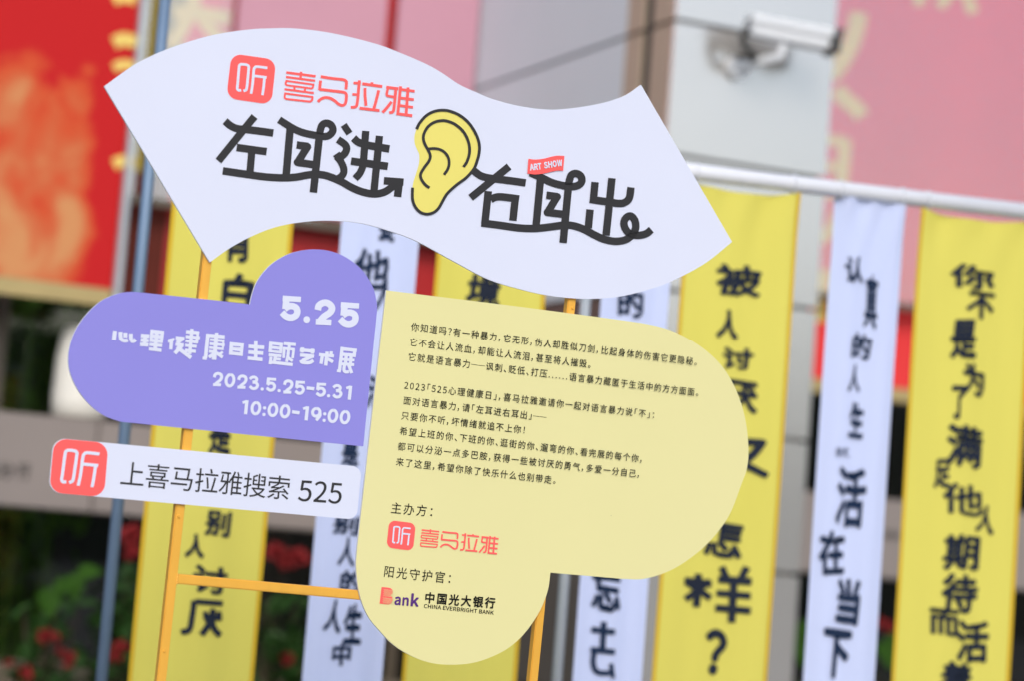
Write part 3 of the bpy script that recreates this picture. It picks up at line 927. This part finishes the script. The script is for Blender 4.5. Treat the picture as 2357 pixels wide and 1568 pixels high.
# ================================================================== THE STANDEE SIGN
SO = CAM + ray(920, 784) * 4.95
lean = rad(2.5)
SP = Plane(SO, (1, 0, 0), (0, -math.sin(lean), math.cos(lean)))
def zground_t(s): return (0.0 - SP.o.z) / SP.t.z
foot = SP.at(0, zground_t(0))
sign = empty('standee_sign', foot, 'gold framed standing sign carrying four cut-out boards with printed text', 'sign')

# frame: square gold tubes, flush behind the boards
TH = 0.006
def front_tube(name, a, b, w, d, parent, off=-TH - 0.0005):
    """square tube between two (s,t) points, front face at off"""
    A, B = Vector(a), Vector(b)
    dd = (B - A).normalized(); nn = Vector((-dd[1], dd[0]))
    D3 = SP.s * dd[0] + SP.t * dd[1]; N3 = SP.s * nn[0] + SP.t * nn[1]
    mid = (A + B) / 2
    bm = bmesh.new()
    obox(bm, SP.at(mid[0], mid[1], off - d / 2), D3, N3, SP.n, (B - A).length / 2, w / 2, d / 2)
    bmesh.ops.bevel(bm, geom=bm.edges, offset=0.0018, segments=2, affect='EDGES')
    return from_bm(name, bm, ['gold_paint'], parent)
o_ = -TH - 0.0005
def stf(px, py): return SP.st(px, py, o_)
zg = zground_t(0)
def down(a, b, t):
    k = (t - a[1]) / (b[1] - a[1]); return (a[0] + (b[0] - a[0]) * k, t)
# left upright: centre line of its front face
a_, b_ = stf(477.5, 599), stf(372.0, 1568)
wt = stf(487, 599)[0] - stf(466, 599)[0]
topL = down(a_, b_, stf(500, 330)[1])
front_tube('upright', topL, down(a_, b_, zg + 0.012), wt, 0.020, sign)
c_, d_ = stf(1316, 700), stf(1229, 1568)
front_tube('upright', down(c_, d_, stf(1330, 400)[1]), down(c_, d_, zg + 0.012), wt, 0.020, sign)
hl, hr_ = stf(409, 1334), stf(829, 1371.5)
k = (d_[0] - hl[0]) / (hr_[0] - hl[0])
hend = (c_[0] + (d_[0] - c_[0]) * 0.75 - wt / 2, hl[1] + (hr_[1] - hl[1]) * k)
front_tube('crossbar', (hl[0] - 0.001, hl[1]), hend, wt * 1.02, 0.019, sign)
# an upper crossbar hidden behind the wave board, and the feet
front_tube('crossbar', (topL[0] + wt / 2, stf(600, 420)[1]), (down(c_, d_, stf(1330, 470)[1])[0] - wt / 2, stf(600, 420)[1]), wt, 0.019, sign)
for q in (down(a_, b_, zg), down(c_, d_, zg)):
    w_ = SP.at(q[0], q[1])
    box('foot', (w_.x - 0.04, w_.y - 0.22, 0.002), (w_.x + 0.04, w_.y + 0.30, 0.016), 'gold_paint', sign, bev=0.003)

def bolt(px, py):
    q = stf(px, py); c = SP.at(q[0], q[1], o_)
    bm = bmesh.new(); tube(bm, [c, c + SP.n * 0.0022], [0.0034, 0.0026], 10); from_bm('rivet', bm, ['gold_paint'], sign)
for px, py in ((412, 1190), (466, 690), (1318, 708), (379, 1500)): bolt(px, py)
for (pa, pb_) in (((409.5, 1322), (407, 1346)),):
    bm = bmesh.new(); A = SP.at(*stf(*pa), o_ - 0.0005); B = SP.at(*stf(*pb_), o_ - 0.0005)
    tube(bm, [A.lerp(B, k / 10) + SP.n * (0.0006 * math.sin(k * 2.1)) for k in range(11)], 0.0022, 8); from_bm('weld_bead', bm, ['gold_paint'], sign)

# --- wave board
wave = outline([
    [(240, 198), (313, 146), (385, 112), (462, 86.6), (520, 74), (578, 66.4), (620, 64.3), (679, 64.5), (765, 75.5), (863, 99.3), (924, 121.8), (982, 147), (1017, 166.8), (1057, 193.5), (1095, 211), (1134, 227), (1195, 243), (1261, 251.2), (1325, 247), (1384, 236.8), (1424, 225), (1448, 214), (1475.6, 194.5)],
    [(1475.6, 194.5), (1685, 556)],
    [(1685, 556), (1625, 604), (1557, 641.5), (1500, 664), (1420, 683), (1340, 687), (1260, 679), (1190, 663), (1122, 641.5), (1050, 604), (963, 556.4), (906, 534), (830, 513), (750, 507), (679, 512.7), (625, 525), (578, 544), (530, 570), (482.8, 603)],
    [(482.8, 603), (240, 198)]])
wb = board('wave_board', wave, SP, 'white_print', sign, TH, 'large white wave shaped board')
Z1 = T(600, 100, 2.851)
Z2 = T(1200, 300, 2.619)
# brush title, left half
pr = Print(SP)
st = pr.stroke
w = 66
st([(245, 765), (290, 802), (345, 828), (430, 838), (540, 851), (665, 869)], w, Z1)
st([(502, 724), (350, 910), (188, 1112)], w, Z1, smooth=False)
st([(346, 994), (607, 1030)], w, Z1, smooth=False)
st([(478, 1025), (461, 1222)], w - 2, Z1, smooth=False)
st([(225, 1197), (340, 1214), (470, 1233), (600, 1250), (740, 1258), (860, 1252), (960, 1234), (1040, 1228), (1130, 1240), (1250, 1288), (1350, 1344), (1450, 1383), (1545, 1398), (1630, 1382), (1700, 1335), (1740, 1290)], w, Z1)
st([(1626, 1283), (1797, 1296)], w, Z1, smooth=False)
st([(1764, 1262), (1745, 1424)], w, Z1, smooth=False)
st([(715, 752), (790, 800), (870, 845), (950, 872), (1040, 890), (1090, 898), (1140, 893), (1175, 865), (1183, 832), (1165, 797), (1128, 782), (1092, 797), (1074, 840), (1066, 900)], w - 2, Z1)
st([(1067, 880), (1013, 1386)], w, Z1, smooth=False)
st([(812, 815), (775, 1252)], w, Z1, smooth=False)
st([(868, 972), (968, 985)], w, Z1, smooth=False)
st([(960, 990), (877, 1122)], w, Z1, smooth=False)
st([(878, 1124), (1012, 1143)], w, Z1, smooth=False)
pr.disk((962, 988), 33, Z1); pr.disk((876, 1122), 34, Z1)
st([(1277, 797), (1327, 873)], 60, Z1, smooth=False)
st([(1226, 924), (1262, 948), (1293, 975), (1302, 1005), (1290, 1040), (1262, 1068), (1232, 1084)], w - 2, Z1)
pr.poly([(1183, 1068), (1240, 1030), (1285, 1090), (1245, 1140)], Z1)
st([(1215, 1072), (1246, 1108), (1272, 1160), (1278, 1205), (1262, 1240), (1232, 1262)], w - 4, Z1)
st([(1362, 912), (1400, 945), (1460, 968), (1540, 984), (1674, 1006)], w, Z1)
st([(1468, 850), (1447, 1140)], w - 2, Z1, smooth=False)
st([(1450, 1110), (1440, 1165), (1415, 1220), (1376, 1264)], w - 4, Z1)
st([(1587, 893), (1540, 1372)], w - 2, Z1, smooth=False)
st([(1340, 1112), (1660, 1158)], w, Z1, smooth=False)
# right half
w = 60
st([(640, 575), (690, 612), (745, 630), (830, 642), (940, 656), (1055, 672)], w, Z2)
st([(922, 541), (615, 791)], w, Z2, smooth=False)
st([(756, 738), (728, 1000)], w, Z2, smooth=False)
st([(701, 992), (850, 1011), (1000, 1032), (1130, 1036), (1250, 1024), (1370, 1009), (1450, 1018), (1530, 1048), (1600, 1086), (1680, 1122), (1770, 1139), (1850, 1127), (1905, 1088), (1932, 1035), (1928, 978), (1900, 940), (1868, 942), (1842, 975), (1843, 1020), (1868, 1062), (1915, 1088), (1970, 1090), (2020, 1076), (2058, 1046)], w, Z2)
st([(776, 804), (810, 788), (850, 783), (920, 790), (1002, 801)], w, Z2)
st([(972, 790), (952, 974)], w, Z2, smooth=False)
st([(1090, 590), (1180, 630), (1270, 672), (1370, 697), (1430, 702), (1480, 688), (1503, 655), (1492, 615), (1455, 597), (1420, 610), (1404, 650), (1396, 700)], w, Z2)
st([(1397, 690), (1353, 1152)], w, Z2, smooth=False)
st([(1173, 635), (1138, 1008)], w, Z2, smooth=False)
st([(1220, 770), (1305, 782)], w, Z2, smooth=False)
st([(1304, 784), (1230, 906)], w, Z2, smooth=False)
st([(1229, 908), (1345, 922)], w, Z2, smooth=False)
pr.disk((1306, 783), 30, Z2); pr.disk((1229, 907), 31, Z2)
st([(1608, 666), (1593, 832)], w, Z2, smooth=False)
st([(1566, 803), (1700, 822), (1800, 836), (1850, 826), (1882, 790), (1895, 708)], w, Z2)
st([(1743, 635), (1696, 1092)], w, Z2, smooth=False)
st([(1568, 885), (1554, 1032)], w, Z2, smooth=False)
pr.done('brush_title', 'charcoal_ink', wb)
# ear drawing
pr = Print(SP, 0.0004)
ear_o = [(182, 243), (210, 190), (260, 135), (320, 103), (385, 92), (450, 100), (530, 135), (600, 195), (655, 280), (682, 360), (682, 430), (665, 500), (640, 560), (580, 630), (500, 690), (430, 755), (395, 810), (360, 872), (320, 908), (265, 922), (210, 905), (170, 860), (150, 800), (150, 710)]
ear_l = [(150, 710), (160, 660), (182, 590), (202, 520), (205, 450), (190, 410), (170, 360), (167, 300), (182, 243)]
pr.poly(outline([ear_o, ear_l]), Z2)
pr.done('ear_fill', 'ear_yellow', wb)
pr = Print(SP, 0.0016)
pr.stroke(ear_o, 23, Z2)
pr.stroke([(558, 545), (588, 495), (606, 420), (595, 340), (555, 262), (490, 205), (430, 180), (380, 175), (320, 190), (270, 228), (240, 285), (238, 330), (255, 375), (280, 420), (292, 460), (280, 500), (240, 555), (214, 605), (222, 645), (250, 685), (285, 712)], 23, Z2)
pr.stroke([(265, 402), (330, 398), (385, 413), (425, 450), (442, 500), (434, 555), (402, 607)], 22, Z2)
pr.done('ear_outline', 'charcoal_ink', wb)
# small flag
pr = Print(SP, 0.0022)
pr.poly(outline([[(1075, 480), (1130, 486), (1200, 478), (1290, 457), (1362, 457)], [(1362, 457), (1352, 575)], [(1352, 575), (1300, 575), (1200, 597), (1130, 605), (1066, 598)], [(1066, 598), (1075, 480)]]), Z2)
pr.done('art_show_flag', 'coral_ink', wb)
pr = Print(SP, 0.0026)
for ch, cx, cy, ww in (('A', 1101, 547, 34), ('R', 1133, 544, 30), ('T', 1162, 540, 30), ('S', 1212, 531, 30), ('H', 1246, 526, 32), ('O', 1281, 520, 34), ('W', 1321, 514, 42)):
    pr.fit(ch, cx, cy, ww, 52, Z2, bold=0.05, shear=False, rot=rad(13))
pr.done('flag_lettering', 'pale_ink', wb)

# brand mark: rounded badge with the 听 sign, and the four-character word, placed by an affine map
def affine(src, dst):
    (x1, y1), (x2, y2), (x3, y3) = src
    A = Matrix(((x1, y1, 1), (x2, y2, 1), (x3, y3, 1)))
    Ai = A.inverted()
    cxv = Ai @ Vector([d[0] for d in dst]); cyv = Ai @ Vector([d[1] for d in dst])
    return lambda u, v: (cxv[0] * u + cxv[1] * v + cxv[2], cyv[0] * u + cyv[1] * v + cyv[2])
def chain(f, g_): return lambda u, v: g_(*f(u, v))
BADGE = ((301, 176), (690, 231), (258, 563))
def badge(tr, parent, off=0.0006, shape=True):
    if shape:
        p = Print(SP, off)
        p.poly(rrect((301, 176), (690, 231), (648, 622), (257, 565), 92), tr)
        p.done('logo_badge', 'coral_ink', parent)
    p = Print(SP, off + 0.0008)
    w = 23
    p.stroke([(384, 497), (362, 497), (350, 480), (354, 440), (366, 300), (374, 276), (395, 271), (435, 277), (450, 292), (449, 320), (434, 470), (424, 495), (404, 504)], w, tr)
    p.stroke([(470, 527), (484, 440), (494, 325), (503, 300), (525, 292), (612, 303)], w, tr)
    p.stroke([(488, 371), (606, 386)], w, tr, smooth=False)
    p.stroke([(588, 382), (578, 480), (569, 540)], w, tr)
    p.done('badge_character', 'pale_ink', parent)
def wordmark(tr, parent, off=0.0006, m='coral_ink'):
    p = Print(SP, off); s = p.stroke
    w = 22
    s([(778, 342), (1033, 375)], w, tr, smooth=False); s([(907, 336), (900, 405)], w, tr, smooth=False)
    s([(775, 381), (1029, 414)], w - 2, tr, smooth=False)
    s([(771, 414), (1022, 448)], 17, tr, smooth=False); s([(781, 412), (772, 440), (786, 456)], 17, tr); s([(1014, 447), (1006, 476), (985, 483)], 17, tr)
    s([(778, 452), (995, 481)], 17, tr, smooth=False)
    s([(762, 487), (1018, 521)], 19, tr, smooth=False); s([(850, 455), (847, 498)], 18, tr, smooth=False); s([(944, 468), (938, 510)], 18, tr, smooth=False)
    s([(760, 523), (1013, 556)], 17, tr, smooth=False); s([(768, 520), (764, 560), (780, 574)], 17, tr); s([(1006, 555), (1000, 585), (980, 596)], 18, tr)
    s([(774, 572), (990, 596)], 18, tr, smooth=False)
    w = 25
    s([(1077, 378), (1180, 394), (1270, 404), (1297, 418), (1300, 440), (1296, 489)], w, tr)
    s([(1076, 412), (1066, 495)], w, tr, smooth=False)
    s([(1066, 488), (1180, 502), (1270, 513), (1298, 530), (1298, 575), (1290, 612), (1268, 628), (1235, 618), (1190, 582), (1145, 562), (1105, 562), (1072, 578), (1052, 598)], w, tr)
    s([(1362, 433), (1425, 437)], w - 2, tr, smooth=False)
    s([(1413, 410), (1400, 560), (1390, 625), (1375, 642), (1338, 645)], w, tr)
    s([(1352, 532), (1415, 536)], w - 3, tr, smooth=False)
    s([(1523, 427), (1520, 452)], w, tr, smooth=False); s([(1438, 440), (1612, 464)], w, tr, smooth=False)
    s([(1462, 476), (1462, 540), (1470, 632)], w, tr); s([(1581, 497), (1555, 600), (1535, 668)], w, tr)
    s([(1414, 652), (1588, 673)], w, tr, smooth=False)
    s([(1646, 470), (1752, 484)], w, tr, smooth=False); s([(1662, 476), (1650, 535), (1672, 548), (1730, 556)], w - 3, tr)
    s([(1730, 480), (1718, 610), (1706, 680), (1672, 692)], w, tr); s([(1692, 596), (1655, 645), (1614, 690)], w, tr)
    s([(1771, 462), (1746, 712)], w, tr, smooth=False)
    s([(1765, 488), (1893, 505)], w - 2, tr, smooth=False); s([(1760, 562), (1886, 578)], w - 2, tr, smooth=False)
    s([(1755, 628), (1879, 645)], w - 2, tr, smooth=False); s([(1735, 700), (1872, 718)], w, tr, smooth=False)
    s([(1836, 472), (1818, 712)], w, tr, smooth=False)
    p.done('brand_wordmark', m, parent)
badge(Z1, wb); wordmark(Z1, wb)

# --- purple board
Z3 = T(200, 750, 2.357)
pur = [ [(1325, 418), (1100, 392), (800, 360), (500, 328)],
    [(500, 328), (440, 330), (380, 340), (280, 380), (200, 440), (120, 530), (60, 630), (25, 750), (22, 860), (45, 950), (90, 1040), (150, 1120), (220, 1185), (300, 1235), (400, 1268)],
    [(400, 1268), (2140, 1445)],
    [(2140, 1445), (2165, 1200), (2190, 950), (2215, 700), (2238, 470), (2235, 400), (2215, 310), (2180, 240), (2130, 170), (2060, 110), (1980, 62), (1890, 32), (1790, 22), (1700, 30), (1600, 58), (1500, 115), (1430, 180), (1375, 260), (1342, 345), (1325, 418)]]
def trseg(segs, tr): return [[tr(*p) for p in s] for s in segs]
pb = board('purple_board', outline(trseg(pur, Z3)), SP, 'purple_print', sign, TH, 'purple half heart shaped board with white dates')
ZA, ZB, ZC = T(330, 990, 6.370), T(680, 1020, 5.481), T(640, 890, 3.734)
def strokes(tr, name, lines, polys=(), holes=()):
    """one hand-lettered character: strokes (points, width), filled blocks, and counters in the board colour"""
    p = Print(SP)
    for q in polys: p.poly(q, tr)
    for pts, w in lines: p.stroke(pts, w, tr, smooth=len(pts) > 2)
    p.done(name, 'pale_ink', pb)
    if holes:
        p = Print(SP, 0.0016)
        for q, w in holes: p.stroke(q, w, tr, smooth=False)
        p.done('character_counter', 'purple_print', pb)
tc_ = 'title_character'
strokes(ZA, tc_, [([(130, 120), (107, 300)], 78), ([(238, 138), (237, 215), (250, 280), (300, 312), (345, 312), (380, 302)], 76), ([(330, 155), (332, 250)], 78), ([(438, 173), (440, 270), (465, 322), (500, 318), (530, 288)], 74)])
strokes(ZA, tc_, [([(632, 212), (797, 224)], 74), ([(628, 300), (786, 313)], 72), ([(615, 388), (778, 396)], 72), ([(716, 210), (702, 400)], 76), ([(795, 388), (1048, 412)], 62), ([(787, 476), (1032, 506)], 64), ([(925, 300), (912, 480)], 72)],
        [[(818, 90), (1087, 122), (1058, 368), (800, 340)]], [([(867, 176), (904, 180)], 14), ([(974, 186), (1012, 191)], 15), ([(859, 263), (896, 267)], 14), ([(966, 276), (1003, 280)], 14)])
strokes(ZA, tc_, [([(1310, 260), (1478, 274)], 74), ([(1450, 278), (1330, 356)], 72), ([(1303, 388), (1465, 398)], 60), ([(1437, 402), (1292, 565)], 74), ([(1330, 440), (1608, 652)], 74), ([(1625, 80), (1580, 578)], 66), ([(1510, 135), (1765, 160)], 66), ([(1502, 232), (1780, 257)], 60), ([(1497, 317), (1740, 347)], 56), ([(1742, 140), (1716, 372)], 52), ([(1492, 406), (1717, 430)], 58), ([(1490, 505), (1702, 527)], 62)],
        [[(1162, 285), (1285, 255), (1280, 318), (1262, 322), (1245, 492), (1180, 487), (1190, 352), (1157, 355)]])
strokes(ZA, tc_, [([(1936, 176), (1890, 650)], 70), ([(1830, 655), (1915, 664)], 62), ([(1900, 205), (2262, 238)], 68), ([(2103, 156), (2108, 225)], 68), ([(2100, 200), (2060, 690)], 76), ([(1975, 292), (2252, 320)], 56), ([(1968, 374), (2262, 402)], 54), ([(1960, 450), (2235, 480)], 48), ([(2238, 290), (2222, 500)], 38), ([(1955, 524), (2070, 532)], 56), ([(2066, 560), (1952, 640)], 64), ([(2100, 555), (2222, 640)], 64), ([(2058, 600), (2054, 690)], 92), ([(2224, 536), (2160, 580)], 48)])
strokes(ZB, tc_, [], [[(112, 130), (350, 155), (327, 368), (95, 343)]], [([(165, 206), (287, 215)], 13), ([(158, 281), (278, 293)], 13)])
strokes(ZB, tc_, [([(548, 117), (545, 420)], 60), ([(425, 203), (688, 223)], 62), ([(422, 298), (671, 319)], 60), ([(410, 400), (660, 426)], 58)])
strokes(ZB, tc_, [([(763, 345), (977, 366)], 50), ([(880, 355), (860, 450)], 54), ([(850, 408), (966, 424)], 44), ([(802, 380), (786, 505)], 52), ([(790, 468), (1163, 511)], 54), ([(1013, 156), (1216, 174)], 50), ([(1108, 160), (1102, 235)], 50), ([(1022, 215), (1012, 400)], 46), ([(1005, 236), (1200, 257)], 44), ([(1182, 235), (1162, 405)], 44), ([(1094, 240), (1085, 350), (1060, 466)], 50), ([(1090, 395), (1162, 452)], 48)],
        [[(772, 122), (1003, 148), (985, 328), (757, 300)]], [([(820, 185), (943, 198)], 14), ([(812, 253), (937, 266)], 14)])
strokes(ZB, tc_, [([(1283, 262), (1531, 286)], 56), ([(1327, 222), (1321, 310)], 58), ([(1497, 243), (1490, 330)], 58), ([(1285, 348), (1522, 370)], 56), ([(1492, 372), (1325, 442)], 56), ([(1300, 432), (1318, 466), (1380, 478), (1450, 474), (1510, 440)], 58)])
strokes(ZB, tc_, [([(1603, 342), (1853, 366)], 52), ([(1740, 292), (1715, 527)], 58), ([(1808, 288), (1804, 345)], 54), ([(1662, 345), (1636, 498)], 56), ([(1745, 412), (1838, 466)], 54)])
strokes(ZB, tc_, [([(1992, 214), (1946, 610)], 56), ([(1903, 614), (1968, 622)], 46), ([(1968, 242), (2235, 273)], 56), ([(2205, 250), (2188, 385)], 56), ([(1985, 336), (2200, 354)], 54), ([(2060, 335), (2044, 520)], 54), ([(2142, 345), (2125, 540)], 54), ([(1975, 420), (2196, 436)], 44), ([(1965, 497), (2190, 512)], 50), ([(2028, 520), (2020, 600), (2045, 632), (2105, 632)], 52), ([(2096, 510), (2150, 656)], 54)])
def big5(dx, dy):
    q = lambda L: [(x + dx, y + dy) for x, y in L]
    strokes(ZC, 'date_numeral', [(q([(828, 70), (1036, 84)]), 62), (q([(874, 42), (860, 194)]), 76), (q([(850, 192), (890, 166), (935, 160), (980, 180), (995, 222), (978, 268), (925, 292), (868, 278), (820, 232)]), 74)])
big5(0, 0); big5(662, 74)
strokes(ZC, 'date_numeral', [([(1228, 204), (1242, 152), (1295, 122), (1350, 130), (1390, 178), (1368, 232), (1300, 280), (1255, 330), (1245, 345)], 76), ([(1205, 337), (1382, 346)], 62)])
pr = Print(SP); pr.disk((1102, 313), 38, ZC); pr.done('date_numeral', 'pale_ink', pb)
def ell(cx, cy, rx, ry): return [(cx + rx * math.sin(a * math.pi / 8) - (ry * 0.08) * math.cos(a * math.pi / 8) * -1, cy - ry * math.cos(a * math.pi / 8)) for a in range(17)]
DG = {'2': [([(18, 62), (30, 30), (62, 17), (95, 30), (103, 62), (85, 95), (50, 122), (28, 146)], 34), ([(5, 144), (96, 147)], 34)],
      '0': [(ell(60, 81, 44, 65), 34)],
      '3': [([(14, 40), (38, 20), (72, 18), (94, 42), (80, 66), (44, 74)], 33), ([(44, 76), (82, 80), (102, 110), (82, 142), (44, 146), (12, 120)], 34)],
      '5': [([(20, 18), (121, 23)], 32), ([(35, 3), (25, 84)], 35), ([(20, 84), (48, 67), (82, 70), (103, 100), (88, 136), (50, 146), (12, 120)], 34)],
      '1': [([(54, 3), (37, 162)], 37), ([(3, 30), (50, 14)], 30)],
      '9': [(ell(58, 58, 42, 44), 34), ([(100, 60), (98, 100), (56, 150)], 34)]}
def numerals(name, items, dots, dashes):
    p = Print(SP)
    for ch, x, y in items:
        for pts, w in DG[ch]: p.stroke([(x + a, y + b) for a, b in pts], w, ZC, smooth=len(pts) > 2)
    for c in dots: p.disk(c, 19, ZC)
    for q in dashes: p.stroke(q, 38, ZC, smooth=False)
    p.done(name, 'pale_ink', pb)
numerals('date_line', [('2', 30, 918), ('0', 168, 932), ('2', 308, 947), ('3', 440, 960), ('5', 633, 980), ('2', 830, 1003), ('5', 960, 1015), ('5', 1200, 1038), ('3', 1390, 1057), ('1', 1548, 1073)],
         [(594, 1113), (786, 1132), (1350, 1190)], [[(1100, 1100), (1187, 1111)]])
numerals('time_line', [('1', 368, 1238), ('0', 463, 1250), ('0', 657, 1270), ('0', 795, 1285), ('1', 1057, 1308), ('9', 1152, 1320), ('0', 1340, 1338), ('0', 1477, 1352)],
         [(622, 1328), (614, 1403), (1307, 1396), (1299, 1470)], [[(934, 1372), (1020, 1384)]])

# --- search bar board
Z4 = T(100, 1250, 2.1427)
bar = rrect((138, 186), (2150, 376), (2116, 722), (104, 543), (88, 62, 62, 82))
sb = board('search_board', [Z4(*p) for p in bar], SP, 'white_print', sign, TH, 'white rounded search bar board')
pr = Print(SP, 0.0006)
pr.poly(rrect((140, 188), (494, 220), (465, 574), (107, 542), 86), Z4); pr.done('logo_badge', 'coral_ink', sb)
badge(chain(affine(((362, 275), (612, 303), (350, 490)), ((207, 272), (435, 292), (187, 468))), Z4), sb, shape=False)
pr = Print(SP, 0.0006)
pr.line('上喜马拉雅搜索', (653, 423), (1607, 511), 172, Z4, bold=-0.004, res=4)
pr.done('search_character', 'charcoal_ink', sb, True)
pr = Print(SP, 0.0006); pr.latin('525', (1730, 596), (2013, 617), 136, Z4, bold=0.004, res=6); pr.done('search_numerals', 'charcoal_ink', sb)

# --- pale yellow board
yb_ = [[(889, 667.5), (1200, 706), (1440, 738)],
    [(1440, 738), (1490, 746), (1540, 759), (1591, 784), (1634, 815), (1668, 852), (1697, 905), (1716, 969), (1723, 1037), (1719, 1080), (1707, 1115), (1677, 1190), (1631, 1250), (1578, 1294), (1530, 1320), (1480, 1334), (1434, 1334)],
    [(1434, 1334), (1267, 1319.5)],
    [(1267, 1319.5), (1262, 1356), (1250.5, 1390.5), (1233, 1424), (1204.5, 1462.5), (1170, 1493), (1132, 1513), (1089, 1527), (1040, 1531.5), (991, 1527), (945, 1510), (905, 1485), (870, 1449), (850, 1424), (835.7, 1395), (825.5, 1359), (820, 1312), (821, 1274), (829, 1200)],
    [(829, 1200), (889, 667.5)]]
yb = board('yellow_board', outline(yb_), SP, 'yellow_print', sign, TH, 'pale yellow cut-out board with black text')
Z5 = T(1150, 950, 2.245)
rows_ = [('你知道吗?有一种暴力,它无形,伤人却胜似刀剑,比起身体的伤害它更隐秘。', (260, 105), (2135, 340)),
    ('它不会让人流血,却能让人流泪,甚至将人摧毁。', (249, 211), (1408, 357)),
    ('它就是语言暴力——讽刺、贬低、打压......语言暴力藏匿于生活中的方方面面。', (239, 314), (2145, 552)),
    ('2023「525心理健康日」,喜马拉雅邀请你一起对语言暴力说「不」:', (200, 509), (1812, 700)),
    ('面对语言暴力,请「左耳进右耳出」——', (206, 614), (1003, 710)),
    ('只要你不听,坏情绪就追不上你!', (192, 718), (959, 809)),
    ('希望上班的你、下班的你、逛街的你、遛弯的你、看完展的每个你,', (181, 823), (1763, 1006)),
    ('都可以分泌一点多巴胺,获得一些被讨厌的勇气,多爱一分自己,', (168, 928), (1745, 1110)),
    ('来了这里,希望你除了快乐什么也别带走。', (156, 1034), (1168, 1153))]
for txt, a, b in rows_:
    pr = Print(SP, 0.0006); pr.line(txt, a, b, 61, Z5, bold=0.004, res=2); pr.done('text_line', 'black_ink', yb)
Z6 = T(1100, 1480, 2.6217)
pr = Print(SP, 0.0006); pr.line('主办方:', (284, 187), (487, 206), 98, Z6, bold=0.003); pr.done('text_line', 'black_ink', yb)
pr = Print(SP, 0.0006); pr.line('阳光守护官:', (227, 696), (633, 739), 98, Z6, bold=0.003); pr.done('text_line', 'black_ink', yb)
badge(chain(affine(((301, 176), (690, 231), (258, 563)), ((228, 283), (440, 309), (205, 501))), Z6), yb)
wordmark(chain(affine(((778, 331), (1893, 490), (1870, 727)), ((487, 356), (1101, 424), (1087, 557))), Z6), yb)
# sponsor mark
pr = Print(SP, 0.0006)
pr.poly([(167, 818), (215, 822), (240, 828), (256, 845), (256, 868), (240, 884), (252, 900), (256, 925), (244, 948), (225, 957), (200, 956), (150, 951)], Z6)
pr.done('bank_initial', 'coral_ink', yb)
pr = Print(SP, 0.0014)
for i in range(14):
    y = 838 + i * 8.2
    if i in (7,): continue
    l_ = 188 if i % 2 else 182
    pr.stroke([(l_ - i * 0.9, y), (262, y + 8)], 2.6, Z6, smooth=False)
pr.done('initial_stripes', 'yellow_print', yb)
pr = Print(SP, 0.0006)
for ch, cx, cy, ww, hh in (('a', 295, 929, 58, 76), ('n', 358, 934, 58, 74), ('k', 433, 922, 76, 112)):
    pr.fit(ch, cx, cy, ww, hh, Z6, bold=0.035)
pr.done('bank_letters', 'purple_ink', yb)
pr = Print(SP, 0.0006); pr.line('中国光大银行', (552, 905), (1033, 944), 93, Z6, bold=0.03); pr.done('bank_name', 'black_ink', yb)
pr = Print(SP, 0.0006); pr.latin('CHINA EVERBRIGHT BANK', (503, 984), (1062, 1039), 31, Z6, bold=0.018, capch='E', res=3); pr.done('bank_name_english', 'black_ink', yb)

bpy.data.scenes.remove(_tmp)
